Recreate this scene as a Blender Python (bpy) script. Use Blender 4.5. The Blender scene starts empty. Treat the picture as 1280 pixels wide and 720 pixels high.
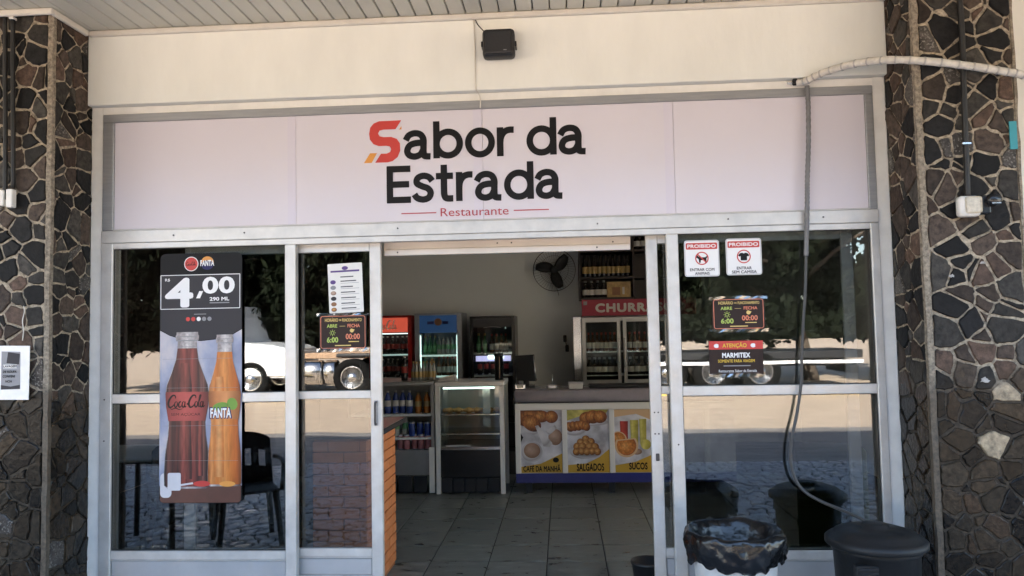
import bpy, bmesh, math, random
from mathutils import Vector, Matrix
R = math.radians
SC = bpy.context.scene
COL = SC.collection

# ------------------------------------------------------------------ camera, sky, sun, exposure
cam = bpy.data.cameras.new('camera'); cam.sensor_width = 36.0; cam.lens = 960.0/1280.0*36.0
cam.clip_start = 0.05; cam.clip_end = 600
cam_o = bpy.data.objects.new('camera', cam); COL.objects.link(cam_o)
yaw, pitch, roll = R(3.7337), R(3.2176), R(-1.1026)
fw = Vector((-math.sin(yaw)*math.cos(pitch), math.cos(yaw)*math.cos(pitch), math.sin(pitch)))
rt = Vector((math.cos(yaw), math.sin(yaw), 0)); up = rt.cross(fw)
rt2 = rt*math.cos(roll)+up*math.sin(roll); up2 = up*math.cos(roll)-rt*math.sin(roll)
M4 = Matrix((rt2, up2, -fw)).transposed().to_4x4(); M4.translation = Vector((0, -4.2, 1.62))
cam_o.matrix_world = M4
SC.camera = cam_o
world = bpy.data.worlds.new('World'); SC.world = world; world.use_nodes = True
wn = world.node_tree.nodes; wl = world.node_tree.links
sky = wn.new('ShaderNodeTexSky'); sky.sky_type = 'NISHITA'; sky.sun_disc = False
SUN = Vector((-0.284, 0.781, 0.556)).normalized()       # towards the sun: behind the shop, which shades its own forecourt
sky.sun_elevation = math.asin(SUN.z); sky.sun_rotation = math.atan2(SUN.x, SUN.y)
sky.air_density = 1.0; sky.dust_density = 2.0
wl.new(sky.outputs[0], wn['Background'].inputs[0]); wn['Background'].inputs[1].default_value = 0.12
sl = bpy.data.lights.new('sun', 'SUN'); sl.energy = 4.5; sl.angle = R(0.5); sl.color = (1.0, 0.95, 0.87)
so = bpy.data.objects.new('sun', sl); COL.objects.link(so); so.location = (0, 0, 30)
so.rotation_euler = (-SUN).to_track_quat('-Z', 'Y').to_euler()
SC.view_settings.view_transform = 'Standard'; SC.view_settings.look = 'None'
SC.view_settings.gamma = 1.0; SC.view_settings.use_curve_mapping = False
SC.view_settings.exposure = 3.36
SC.render.engine = 'CYCLES'
SC.cycles.use_denoising = True
SC.cycles.max_bounces = 12; SC.cycles.diffuse_bounces = 6; SC.cycles.glossy_bounces = 5; SC.cycles.transparent_max_bounces = 24
SC.cycles.sample_clamp_indirect = 6.0
SC.cycles.caustics_reflective = False; SC.cycles.caustics_refractive = False

rng = random.Random(7)
# ------------------------------------------------------------------ materials
MATS = {}
def mat(name, col, rough=0.6, metal=0.0, var=0.0, vscale=6.0, bump=0.0, bscale=40.0, spec=0.5, emit=0.0, ecol=None, coat=0.0, rand=0.0, rvar=0.0, stretch=None):
    m = bpy.data.materials.new(name); m.use_nodes = True; nt = m.node_tree; n = nt.nodes; l = nt.links
    b = n['Principled BSDF']; c = (*col, 1)
    b.inputs['Base Color'].default_value = c; b.inputs['Roughness'].default_value = rough
    b.inputs['Metallic'].default_value = metal; b.inputs['Specular IOR Level'].default_value = spec
    b.inputs['Coat Weight'].default_value = coat
    if emit: b.inputs['Emission Color'].default_value = (*(ecol or col), 1); b.inputs['Emission Strength'].default_value = emit
    vec = None
    if var or bump or rvar:
        g = n.new('ShaderNodeNewGeometry'); mp = n.new('ShaderNodeMapping'); l.new(g.outputs['Position'], mp.inputs[0]); vec = mp.outputs[0]
        if stretch: mp.inputs['Scale'].default_value = stretch
    last = None
    if var or rvar:
        t = n.new('ShaderNodeTexNoise'); t.inputs['Scale'].default_value = vscale; t.inputs['Detail'].default_value = 6; t.inputs['Roughness'].default_value = 0.6
        l.new(vec, t.inputs['Vector'])
    if var:
        rp = n.new('ShaderNodeMapRange'); rp.inputs[1].default_value = 0.25; rp.inputs[2].default_value = 0.75
        rp.inputs[3].default_value = 1-var; rp.inputs[4].default_value = 1+var*0.6; l.new(t.outputs[0], rp.inputs[0])
        mx = n.new('ShaderNodeMix'); mx.data_type = 'RGBA'; mx.blend_type = 'MULTIPLY'; mx.inputs[0].default_value = 1
        mx.inputs[6].default_value = c; l.new(rp.outputs[0], mx.inputs[7]); last = mx.outputs[2]
    if rvar:
        rr = n.new('ShaderNodeMapRange'); rr.inputs[1].default_value = 0.3; rr.inputs[2].default_value = 0.7
        rr.inputs[3].default_value = max(0, rough-rvar); rr.inputs[4].default_value = rough+rvar; l.new(t.outputs[0], rr.inputs[0]); l.new(rr.outputs[0], b.inputs['Roughness'])
    if rand:
        oi = n.new('ShaderNodeObjectInfo'); r2 = n.new('ShaderNodeMapRange'); r2.inputs[3].default_value = 1-rand; r2.inputs[4].default_value = 1+rand
        l.new(oi.outputs['Random'], r2.inputs[0]); m2 = n.new('ShaderNodeMix'); m2.data_type = 'RGBA'; m2.blend_type = 'MULTIPLY'; m2.inputs[0].default_value = 1
        if last: l.new(last, m2.inputs[6])
        else: m2.inputs[6].default_value = c
        l.new(r2.outputs[0], m2.inputs[7]); last = m2.outputs[2]
    if last: l.new(last, b.inputs['Base Color'])
    if bump:
        tb = n.new('ShaderNodeTexNoise'); tb.inputs['Scale'].default_value = bscale; tb.inputs['Detail'].default_value = 8; l.new(vec, tb.inputs['Vector'])
        bp = n.new('ShaderNodeBump'); bp.inputs['Strength'].default_value = min(1, bump); bp.inputs['Distance'].default_value = 0.01; l.new(tb.outputs[0], bp.inputs['Height']); l.new(bp.outputs[0], b.inputs['Normal'])
    MATS[name] = m
    return m
def photo(name, stops, axis='radial', noise=0.35, nscale=14.0, rough=0.4, ns=(1, 1, 1)):
    m = bpy.data.materials.new(name); m.use_nodes = True; n = m.node_tree.nodes; l = m.node_tree.links; b = n['Principled BSDF']
    b.inputs['Roughness'].default_value = rough; b.inputs['Specular IOR Level'].default_value = 0.4
    tc = n.new('ShaderNodeTexCoord'); sx = n.new('ShaderNodeSeparateXYZ'); l.new(tc.outputs['Generated'], sx.inputs[0])
    g = n.new('ShaderNodeNewGeometry'); mp = n.new('ShaderNodeMapping'); mp.inputs['Scale'].default_value = ns; l.new(g.outputs['Position'], mp.inputs[0])
    t = n.new('ShaderNodeTexNoise'); t.inputs['Scale'].default_value = nscale; t.inputs['Detail'].default_value = 5; l.new(mp.outputs[0], t.inputs['Vector'])
    if axis == 'x': src = sx.outputs[0]
    elif axis == 'z': src = sx.outputs[2]
    elif axis == 'noise': src = t.outputs[0]
    else:
        cb = n.new('ShaderNodeCombineXYZ'); l.new(sx.outputs[0], cb.inputs[0]); l.new(sx.outputs[2], cb.inputs[2])
        d = n.new('ShaderNodeVectorMath'); d.operation = 'DISTANCE'; d.inputs[1].default_value = (0.42, 0, 0.58); l.new(cb.outputs[0], d.inputs[0])
        k = n.new('ShaderNodeMath'); k.operation = 'MULTIPLY'; k.inputs[1].default_value = 1.6; l.new(d.outputs['Value'], k.inputs[0]); src = k.outputs[0]
    wob = n.new('ShaderNodeMath'); wob.operation = 'MULTIPLY_ADD'; wob.inputs[1].default_value = 0.12 if axis == 'radial' else 0.05 if axis != 'noise' else 0.0; l.new(t.outputs[0], wob.inputs[0]); l.new(src, wob.inputs[2])
    r = n.new('ShaderNodeValToRGB'); e = r.color_ramp.elements
    while len(e) < len(stops): e.new(0.5)
    for q, (p, c) in zip(e, stops): q.position = p; q.color = (*c, 1)
    l.new(wob.outputs[0], r.inputs[0])
    mr = n.new('ShaderNodeMapRange'); mr.inputs[1].default_value = 0.3; mr.inputs[2].default_value = 0.7; mr.inputs[3].default_value = 1-noise; mr.inputs[4].default_value = 1+noise; l.new(t.outputs[0], mr.inputs[0])
    mx = n.new('ShaderNodeMix'); mx.data_type = 'RGBA'; mx.blend_type = 'MULTIPLY'; mx.inputs[0].default_value = 1; l.new(r.outputs[0], mx.inputs[6]); l.new(mr.outputs[0], mx.inputs[7]); l.new(mx.outputs[2], b.inputs['Base Color'])
    MATS[name] = m
def glass(name, tint, f0=0.05, rough=0.0):
    m = bpy.data.materials.new(name); m.use_nodes = True; nt = m.node_tree; n = nt.nodes; l = nt.links; n.clear()
    out = n.new('ShaderNodeOutputMaterial'); tr = n.new('ShaderNodeBsdfTransparent'); tr.inputs[0].default_value = (*tint, 1)
    gl = n.new('ShaderNodeBsdfGlossy'); gl.inputs['Roughness'].default_value = rough; gl.inputs[0].default_value = (1, 1, 1, 1)
    lw = n.new('ShaderNodeLayerWeight'); lw.inputs[0].default_value = 0.5
    pw = n.new('ShaderNodeMath'); pw.operation = 'POWER'; pw.inputs[1].default_value = 5; l.new(lw.outputs['Facing'], pw.inputs[0])
    mr = n.new('ShaderNodeMapRange'); mr.inputs[3].default_value = f0; mr.inputs[4].default_value = 1; l.new(pw.outputs[0], mr.inputs[0])
    if rough == 0.0:                                     # very slight waviness of float glass
        g = n.new('ShaderNodeNewGeometry'); t = n.new('ShaderNodeTexNoise'); t.inputs['Scale'].default_value = 1.6; t.inputs['Detail'].default_value = 1.5
        l.new(g.outputs['Position'], t.inputs['Vector']); bp = n.new('ShaderNodeBump'); bp.inputs['Strength'].default_value = 0.06; bp.inputs['Distance'].default_value = 0.012
        l.new(t.outputs[0], bp.inputs['Height']); l.new(bp.outputs[0], gl.inputs['Normal'])
    mx = n.new('ShaderNodeMixShader'); l.new(mr.outputs[0], mx.inputs[0]); l.new(tr.outputs[0], mx.inputs[1]); l.new(gl.outputs[0], mx.inputs[2]); l.new(mx.outputs[0], out.inputs[0])
    MATS[name] = m
    return m
def weathered(name, hi, lo, rough_hi, rough_lo, rand, spec=0.5, speck=0.0, z0=1.36, nscale=26.0, bump=0.5, bscale=70.0):
    """stone or mortar: bare above z0, dark and varnished below, with an uneven edge"""
    m = mat(name, hi, rough_hi, var=0.0, spec=spec); n = m.node_tree.nodes; l = m.node_tree.links; b = n['Principled BSDF']
    g = n.new('ShaderNodeNewGeometry'); sp = n.new('ShaderNodeSeparateXYZ'); l.new(g.outputs['Position'], sp.inputs[0])
    t = n.new('ShaderNodeTexNoise'); t.inputs['Scale'].default_value = 5; t.inputs['Detail'].default_value = 5; l.new(g.outputs['Position'], t.inputs['Vector'])
    ad = n.new('ShaderNodeMath'); ad.operation = 'MULTIPLY_ADD'; ad.inputs[1].default_value = 0.5; l.new(t.outputs[0], ad.inputs[0]); l.new(sp.outputs[2], ad.inputs[2])
    mr = n.new('ShaderNodeMapRange'); mr.inputs[1].default_value = z0+0.25-0.07; mr.inputs[2].default_value = z0+0.25+0.07; l.new(ad.outputs[0], mr.inputs[0])
    mx = n.new('ShaderNodeMix'); mx.data_type = 'RGBA'; mx.inputs[6].default_value = (*lo, 1); mx.inputs[7].default_value = (*hi, 1); l.new(mr.outputs[0], mx.inputs[0])
    rr = n.new('ShaderNodeMapRange'); rr.inputs[3].default_value = rough_lo; rr.inputs[4].default_value = rough_hi; l.new(mr.outputs[0], rr.inputs[0])
    t2 = n.new('ShaderNodeTexNoise'); t2.inputs['Scale'].default_value = nscale; t2.inputs['Detail'].default_value = 9; t2.inputs['Roughness'].default_value = 0.68; l.new(g.outputs['Position'], t2.inputs['Vector'])
    r2 = n.new('ShaderNodeMapRange'); r2.inputs[1].default_value = 0.3; r2.inputs[2].default_value = 0.7; r2.inputs[3].default_value = 0.30; r2.inputs[4].default_value = 1.9; l.new(t2.outputs[0], r2.inputs[0])
    m2 = n.new('ShaderNodeMix'); m2.data_type = 'RGBA'; m2.blend_type = 'MULTIPLY'; m2.inputs[0].default_value = 1; l.new(mx.outputs[2], m2.inputs[6]); l.new(r2.outputs[0], m2.inputs[7]); last = m2.outputs[2]
    if rand:
        oi = n.new('ShaderNodeObjectInfo'); r3 = n.new('ShaderNodeMapRange'); r3.inputs[3].default_value = 1-rand; r3.inputs[4].default_value = 1+rand; l.new(oi.outputs['Random'], r3.inputs[0])
        m3 = n.new('ShaderNodeMix'); m3.data_type = 'RGBA'; m3.blend_type = 'MULTIPLY'; m3.inputs[0].default_value = 1; l.new(last, m3.inputs[6]); l.new(r3.outputs[0], m3.inputs[7]); last = m3.outputs[2]
    if speck:
        t4 = n.new('ShaderNodeTexNoise'); t4.inputs['Scale'].default_value = 95; t4.inputs['Detail'].default_value = 4; l.new(g.outputs['Position'], t4.inputs['Vector'])
        r4 = n.new('ShaderNodeMapRange'); r4.inputs[1].default_value = 0.56; r4.inputs[2].default_value = 0.62; l.new(t4.outputs[0], r4.inputs[0])
        m4 = n.new('ShaderNodeMix'); m4.data_type = 'RGBA'; l.new(r4.outputs[0], m4.inputs[0]); l.new(last, m4.inputs[6]); m4.inputs[7].default_value = (speck, speck*0.93, speck*0.8, 1); last = m4.outputs[2]
    l.new(last, b.inputs['Base Color']); l.new(rr.outputs[0], b.inputs['Roughness'])
    tb = n.new('ShaderNodeTexNoise'); tb.inputs['Scale'].default_value = bscale; tb.inputs['Detail'].default_value = 6; l.new(g.outputs['Position'], tb.inputs['Vector'])
    bp = n.new('ShaderNodeBump'); bp.inputs['Strength'].default_value = bump; bp.inputs['Distance'].default_value = 0.004; l.new(tb.outputs[0], bp.inputs['Height']); l.new(bp.outputs[0], b.inputs['Normal'])
    return m

mat('cream', (0.81, 0.81, 0.75), 0.75, var=0.075, vscale=2.6, bump=0.15, bscale=22, stretch=(1.6, 1, .6))
mat('jamb_white', (0.78, 0.755, 0.70), 0.6, var=0.14, vscale=7, bump=0.1, bscale=25)
mat('pvc', (0.57, 0.555, 0.485), 0.45, var=0.12, vscale=1.4, rand=0.05)
mat('pvc_groove', (0.10, 0.085, 0.07), 0.8)
mat('trim_white', (0.66, 0.62, 0.55), 0.55, var=0.12, vscale=9)
mat('aluminium', (0.62, 0.60, 0.565), 0.42, metal=0.45, var=0.16, vscale=11, rvar=0.1, bump=0.05, bscale=60)
mat('aluminium_dark', (0.34, 0.34, 0.34), 0.45, metal=0.5, var=0.15, vscale=12, stretch=(0.5, 1, 6))
mat('kick_panel', (0.50, 0.51, 0.52), 0.4, metal=0.5, var=0.10, vscale=6)
mat('header_paint', (0.74, 0.66, 0.58), 0.5, var=0.10, vscale=6)
mat('screw', (0.09, 0.08, 0.075), 0.5, metal=0.6)
mat('rubber', (0.012, 0.012, 0.012), 0.6)
glass('shop_glass', (0.63, 0.65, 0.65), 0.080)
glass('clear_glass', (0.92, 0.95, 0.94), 0.035, rough=0.02)
mat('vinyl_white', (0.665, 0.62, 0.665), 0.5, var=0.05, vscale=1.2, bump=.05, bscale=2.5)
mat('vinyl_seam', (0.64, 0.595, 0.665), 0.5)
mat('ink_black', (0.008, 0.0075, 0.008), 0.5, spec=0.2)
mat('ink_red', (0.55, 0.045, 0.035), 0.5)
mat('ink_wine', (0.42, 0.045, 0.06), 0.5)
mat('ink_orange', (0.72, 0.30, 0.055), 0.5)
mat('ink_white', (0.82, 0.80, 0.78), 0.5)
mat('ink_grey', (0.045, 0.042, 0.045), 0.5, spec=0.2)
mat('ink_midgrey', (0.25, 0.245, 0.25), 0.5)
mat('ink_yellow', (0.72, 0.46, 0.04), 0.5)
mat('ink_gold', (0.70, 0.50, 0.16), 0.5)
mat('ink_green', (0.40, 0.50, 0.10), 0.5)
mat('ink_salmon', (0.72, 0.22, 0.12), 0.5)
mat('ink_navy', (0.03, 0.03, 0.10), 0.5, spec=0.2)
mat('ink_purple', (0.10, 0.05, 0.20), 0.5)
mat('ink_choc', (0.030, 0.018, 0.016), 0.4, spec=0.2)
mat('ink_leaf', (0.16, 0.30, 0.04), 0.5)
mat('poster_cloud', (0.66, 0.62, 0.62), 0.4, var=0.1, vscale=9)
mat('poster_table', (0.12, 0.045, 0.03), 0.4, var=0.3, vscale=7)
photo('poster_sky', [(.30, (.22, .25, .36)), (.47, (.33, .35, .45)), (.60, (.50, .46, .47)), (.75, (.36, .37, .45))], 'noise', .12, 6.0, ns=(1, 1, .7))
photo('poster_cola', [(.04, (.020, .008, .008)), (.13, (.13, .045, .035)), (.20, (.045, .014, .012)), (.34, (.10, .022, .018)), (.44, (.30, .06, .045)), (.52, (.12, .022, .018)), (.66, (.22, .045, .035)), (.78, (.05, .014, .012)), (.89, (.17, .07, .055)), (.97, (.018, .008, .008))], 'x', .35, 30, ns=(3, 1, .25))
photo('poster_cola_light', [(.1, (.045, .014, .012)), (.5, (.26, .055, .04)), (.9, (.045, .014, .012))], 'x', .4, 24, ns=(3, 1, .4))
photo('poster_cola_label', [(.02, (.13, .02, .018)), (.2, (.34, .05, .045)), (.5, (.46, .08, .065)), (.75, (.36, .055, .05)), (.98, (.12, .02, .018))], 'x', .15, 12)
photo('poster_orange', [(.03, (.30, .075, .012)), (.14, (.58, .22, .06)), (.30, (.50, .145, .025)), (.5, (.62, .24, .06)), (.72, (.50, .14, .022)), (.88, (.42, .10, .015)), (.98, (.20, .05, .01))], 'x', .2, 26, ns=(3, 1, .4))
photo('poster_orange_light', [(.1, (.50, .15, .03)), (.5, (.62, .29, .10)), (.9, (.50, .15, .03))], 'x', .2, 20)
photo('poster_glass', [(.03, (.10, .08, .075)), (.15, (.50, .46, .44)), (.35, (.26, .22, .21)), (.55, (.52, .48, .46)), (.8, (.24, .2, .19)), (.97, (.09, .07, .07))], 'x', .3, 60)
photo('poster_label_orange', [(.02, (.24, .07, .02)), (.3, (.52, .19, .06)), (.6, (.56, .23, .08)), (.98, (.26, .08, .02))], 'x', .15, 14)
photo('photo_croissant', [(0, (.60, .30, .09)), (.35, (.46, .18, .04)), (.7, (.24, .075, .018)), (1, (.10, .03, .01))], 'radial', .5, 34, ns=(2.2, 1, 1))
photo('photo_fried', [(0, (.60, .36, .13)), (.4, (.42, .20, .055)), (.75, (.22, .085, .022)), (1, (.11, .04, .012))], 'radial', .4, 60)
photo('photo_coffee', [(0, (.50, .36, .28)), (.6, (.36, .23, .165)), (1, (.20, .11, .07))], 'radial', .2, 18)
photo('photo_white', [(.3, (.36, .36, .40)), (.48, (.54, .55, .60)), (.7, (.66, .67, .71))], 'noise', .1, 7)
photo('photo_plate', [(0, (.66, .66, .68)), (.6, (.58, .58, .61)), (.85, (.34, .33, .35)), (1, (.5, .5, .52))], 'radial', .1, 14)
photo('photo_red', [(.0, (.25, .02, .02)), (.3, (.52, .07, .05)), (.7, (.40, .04, .03)), (1, (.2, .02, .02))], 'x', .2, 20)
photo('photo_lime', [(.0, (.36, .33, .07)), (.3, (.62, .56, .16)), (.6, (.50, .44, .08)), (1, (.30, .26, .05))], 'x', .25, 20)
photo('photo_orange', [(0, (.66, .34, .10)), (.5, (.56, .21, .045)), (.9, (.44, .14, .03)), (1, (.30, .09, .02))], 'radial', .35, 55)
mat('paper', (0.78, 0.75, 0.70), 0.7, var=0.04, vscale=18)
mat('paper_lav', (0.80, 0.78, 0.77), 0.6)
mat('tape', (0.45, 0.42, 0.39), 0.15, var=0.3, vscale=30)
mat('plastic_sleeve', (0.80, 0.78, 0.75), 0.25, var=0.08, vscale=25, bump=0.5, bscale=22)
mat('black_plastic', (0.016, 0.016, 0.017), 0.5, var=0.2, vscale=20, bump=0.15, bscale=120)
mat('black_gloss', (0.012, 0.012, 0.013), 0.25)
mat('bin_black', (0.0125, 0.0125, 0.0125), 0.5, spec=.35, var=0.25, vscale=9, bump=0.1, bscale=60)
mat('bag_black', (0.006, 0.006, 0.0065), 0.2, bump=0.8, bscale=16)
mat('bin_white', (0.72, 0.72, 0.70), 0.4, var=0.12, vscale=9)
mat('white_plastic', (0.76, 0.73, 0.67), 0.45, var=0.08, vscale=30)
mat('dirty_plastic', (0.62, 0.56, 0.45), 0.5, var=0.35, vscale=60)
mat('cable_black', (0.012, 0.011, 0.010), 0.5)
mat('hose_grey', (0.17, 0.165, 0.165), 0.45, var=0.2, vscale=30)
mat('hose_dark', (0.06, 0.057, 0.054), 0.45, var=0.25, vscale=25)
mat('insulation', (0.66, 0.62, 0.55), 0.55, var=0.28, vscale=30, bump=0.5, bscale=45)
mat('insulation_band', (0.42, 0.40, 0.375), 0.55, var=0.2, vscale=40)
mat('turquoise', (0.03, 0.26, 0.30), 0.5)
weathered('mortar', (0.32, 0.27, 0.20), (0.040, 0.030, 0.020), 0.95, 0.5, 0.0, nscale=46, spec=.25, bump=0.9)
weathered('mortar_bead', (0.21, 0.175, 0.13), (0.075, 0.057, 0.038), 0.85, 0.5, 0.0, nscale=50)
weathered('stone_black', (0.0085, 0.008, 0.0078), (0.011, 0.009, 0.007), 0.62, 0.26, 0.5, spec=0.2, nscale=34, bump=0.9, bscale=46)
weathered('stone_brown', (0.047, 0.034, 0.026), (0.03, 0.021, 0.013), 0.62, 0.26, 0.5, spec=0.2, nscale=34, bump=0.9, bscale=46)
weathered('stone_grey', (0.038, 0.034, 0.029), (0.024, 0.0185, 0.0125), 0.62, 0.26, 0.5, spec=0.2, nscale=34, bump=0.9, bscale=46)
weathered('stone_rust', (0.068, 0.044, 0.032), (0.034, 0.0215, 0.013), 0.62, 0.26, 0.5, spec=0.2, nscale=34, bump=0.9, bscale=46)
weathered('stone_speckled', (0.055, 0.047, 0.040), (0.05, 0.042, 0.036), 0.55, 0.25, 0.2, speck=0.20, spec=.25)
weathered('stone_pale', (0.30, 0.25, 0.18), (0.27, 0.21, 0.135), 0.6, 0.35, 0.1)
# outside
mat('dirt', (0.54, 0.415, 0.30), 0.9, var=0.28, vscale=2.2, stretch=(.6, 1.8, 1), bump=0.6, bscale=9)
mat('shade_dirt', (0.24, 0.215, 0.195), 0.9, var=0.5, vscale=3.0, stretch=(.5, 1.6, 1), bump=0.4, bscale=8)  # darker copy of the dirt, with the forecourt shade put into its colour
mat('cobble', (0.40, 0.41, 0.43), 0.30, var=0.5, vscale=9, bump=0.3, bscale=30, rand=0.1)
mat('cobble_joint', (0.05, 0.05, 0.05), 0.9)
mat('leaf', (0.009, 0.013, 0.006), 0.7, spec=0.12, var=0.4, vscale=3)
mat('leaf_dark', (0.007, 0.010, 0.005), 0.7, spec=0.12, var=0.4, vscale=3)
mat('bark', (0.10, 0.075, 0.055), 0.9, var=0.3, vscale=8, bump=0.6, bscale=14)
mat('truck_white', (0.80, 0.81, 0.82), 0.3, coat=0.4)
mat('truck_dark', (0.018, 0.018, 0.02), 0.5)
mat('truck_glass', (0.02, 0.025, 0.03), 0.06)
mat('chrome', (0.62, 0.63, 0.65), 0.22, metal=1.0)
mat('tyre', (0.007, 0.007, 0.007), 0.8, spec=.1)
mat('kerb_yellow', (0.72, 0.52, 0.10), 0.7, var=0.15, vscale=5)
mat('wood_load', (0.46, 0.30, 0.19), 0.8, var=0.3, vscale=5)
mat('concrete', (0.34, 0.33, 0.31), 0.85, var=0.15, vscale=2)
mat('far_wall', (0.62, 0.60, 0.56), 0.8, var=0.1, vscale=1)
mat('roof_tile', (0.30, 0.13, 0.08), 0.8, var=0.2, vscale=2)
# inside
mat('inner_wall', (0.73, 0.775, 0.79), 0.8, var=0.05, vscale=1.5)
mat('inner_ceiling', (0.84, 0.85, 0.85), 0.8)
mat('floor_tile', (0.16, 0.175, 0.158), 0.45, var=0.95, vscale=6.5, rvar=0.25, stretch=(1.0, 2.2, 1), rand=0.10, bump=0.15, bscale=14)
mat('floor_grout', (0.03, 0.029, 0.027), 0.9)
mat('steel', (0.42, 0.42, 0.41), 0.35, metal=0.8, var=0.1, vscale=6)
mat('fridge_red', (0.40, 0.018, 0.016), 0.35)
mat('fridge_red_lit', (0.62, 0.05, 0.03), 0.4, emit=0.045, ecol=(1, 0.16, 0.09))
mat('fridge_silver', (0.36, 0.39, 0.43), 0.35, metal=0.3)
mat('fridge_blue_lit', (0.03, 0.09, 0.22), 0.4, emit=0.008, ecol=(0.08, 0.28, 0.75))
mat('fridge_inner', (0.62, 0.66, 0.66), 0.5)
mat('fridge_inner_dark', (0.05, 0.05, 0.055), 0.5)
mat('led', (0.9, 1.0, 0.97), 0.5, emit=0.32, ecol=(0.72, 1.0, 0.92))
mat('led_soft', (0.9, 1.0, 0.97), 0.5, emit=0.05, ecol=(0.72, 1.0, 0.92))
mat('led_violet', (0.7, 0.65, 1.0), 0.5, emit=0.085, ecol=(0.62, 0.60, 1.0))
mat('bottle_green', (0.05, 0.16, 0.075), 0.15)
mat('bottle_amber', (0.10, 0.035, 0.012), 0.15)
mat('bottle_dark', (0.016, 0.012, 0.011), 0.15)
mat('bottle_blue', (0.02, 0.045, 0.20), 0.25)
mat('bottle_orange', (0.42, 0.15, 0.03), 0.2)
mat('bottle_clear', (0.30, 0.32, 0.30), 0.12)
mat('label_white', (0.60, 0.58, 0.54), 0.5)
mat('label_gold', (0.36, 0.25, 0.09), 0.45)
mat('label_green', (0.10, 0.30, 0.13), 0.5)
mat('label_red', (0.36, 0.04, 0.03), 0.5)
mat('can_silver', (0.42, 0.42, 0.43), 0.3, metal=0.6)
mat('can_pink', (0.36, 0.14, 0.15), 0.4)
mat('pastry', (0.50, 0.27, 0.09), 0.7, var=0.4, vscale=30, bump=0.6, bscale=40)
mat('stainless', (0.55, 0.55, 0.55), 0.22, metal=1.0)
mat('brick_orange', (0.62, 0.205, 0.06), 0.6, var=0.18, vscale=16, rand=0.05, bump=0.3, bscale=40)
mat('brick_joint', (0.34, 0.125, 0.05), 0.9)
mat('granite', (0.022, 0.022, 0.023), 0.15)
mat('counter_purple', (0.27, 0.245, 0.27), 0.25, var=0.25, vscale=4)
mat('counter_blue', (0.022, 0.028, 0.16), 0.35, var=0.2, vscale=6)
mat('counter_frame', (0.70, 0.69, 0.65), 0.4, metal=0.2)
mat('counter_base', (0.012, 0.012, 0.014), 0.6)
mat('photo_brown', (0.26, 0.12, 0.05), 0.5, var=0.2, vscale=18)
mat('photo_gold', (0.52, 0.32, 0.035), 0.4)
mat('photo_rim', (0.62, 0.42, 0.24), 0.4)
mat('shelf_wood', (0.030, 0.020, 0.017), 0.5, var=0.3, vscale=7)
mat('banner_red', (0.34, 0.022, 0.05), 0.5)
mat('picture_gold', (0.46, 0.30, 0.10), 0.45, var=0.6, vscale=12)
mat('green_plastic', (0.035, 0.045, 0.006), 0.8, spec=.1)

# ------------------------------------------------------------------ mesh helpers (all in world metres)
def link(name, me, m, parent=None, smooth=False):
    ms = m if isinstance(m, (list, tuple)) else [m]
    for q in ms: me.materials.append(MATS[q])
    if smooth:
        for p in me.polygons: p.use_smooth = True
    o = bpy.data.objects.new(name, me); COL.objects.link(o)
    if parent is not None: attach(o, parent)
    return o
def attach(o, parent):
    o.parent = parent
    if parent.parent is None: o.matrix_parent_inverse = Matrix.Translation(-Vector(parent.location))   # parts are built in world metres
def tag(o, label=None, cat=None, group=None, kind=None):
    if label: o['label'] = label
    if cat: o['category'] = cat
    if group: o['group'] = group
    if kind: o['kind'] = kind
    return o
def thing(name, loc, label, cat, group=None):
    o = bpy.data.objects.new(name, None); COL.objects.link(o); o.location = loc; o.empty_display_size = 0.1
    return tag(o, label, cat, group)
def pydata(name, v, f, m, parent=None, smooth=False):
    me = bpy.data.meshes.new(name); me.from_pydata([tuple(q) for q in v], [], f); me.update()
    return link(name, me, m, parent, smooth)
def frombm(name, bm, m, parent=None, smooth=False):
    me = bpy.data.meshes.new(name); bm.normal_update(); bm.to_mesh(me); bm.free()
    return link(name, me, m, parent, smooth)
BOXF = [(0, 3, 2, 1), (4, 5, 6, 7), (0, 1, 5, 4), (1, 2, 6, 5), (2, 3, 7, 6), (3, 0, 4, 7)]
def boxv(x0, x1, y0, y1, z0, z1):
    return [(x0, y0, z0), (x1, y0, z0), (x1, y1, z0), (x0, y1, z0), (x0, y0, z1), (x1, y0, z1), (x1, y1, z1), (x0, y1, z1)]
def box(name, m, parent, x0, x1, y0, y1, z0, z1, bev=0.0, seg=2):
    if bev <= 0: return pydata(name, boxv(x0, x1, y0, y1, z0, z1), BOXF, m, parent)
    bm = bmesh.new(); vs = [bm.verts.new(q) for q in boxv(x0, x1, y0, y1, z0, z1)]
    for f in BOXF: bm.faces.new([vs[i] for i in f])
    bmesh.ops.bevel(bm, geom=bm.edges[:], offset=bev, segments=seg, profile=0.5, affect='EDGES')
    return frombm(name, bm, m, parent, seg > 1 and bev > 0.015)
def boxes(name, m, parent, L):
    v = []; f = []
    for b in L:
        k = len(v); v += boxv(*b); f += [tuple(i+k for i in q) for q in BOXF]
    return pydata(name, v, f, m, parent)
def poly(name, m, parent, pts, y, th=0.0006, yb=None):
    """flat outline (x, z) facing -y, with a small real thickness behind it"""
    a = sum(pts[i][0]*pts[(i+1) % len(pts)][1]-pts[(i+1) % len(pts)][0]*pts[i][1] for i in range(len(pts)))
    if a < 0: pts = pts[::-1]
    bm = bmesh.new(); F = [bm.verts.new((p[0], y, p[1])) for p in pts]; B = [bm.verts.new((p[0], y+th, p[1])) for p in pts]
    n = len(pts); bm.faces.new(F)
    for i in range(n): bm.faces.new((F[i], B[i], B[(i+1) % n], F[(i+1) % n]))
    return frombm(name, bm, m, parent)
def rect(name, m, parent, x0, x1, z0, z1, y, r=0.0, th=0.0006):
    return poly(name, m, parent, rrect(x0, x1, z0, z1, r), y, th)
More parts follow.
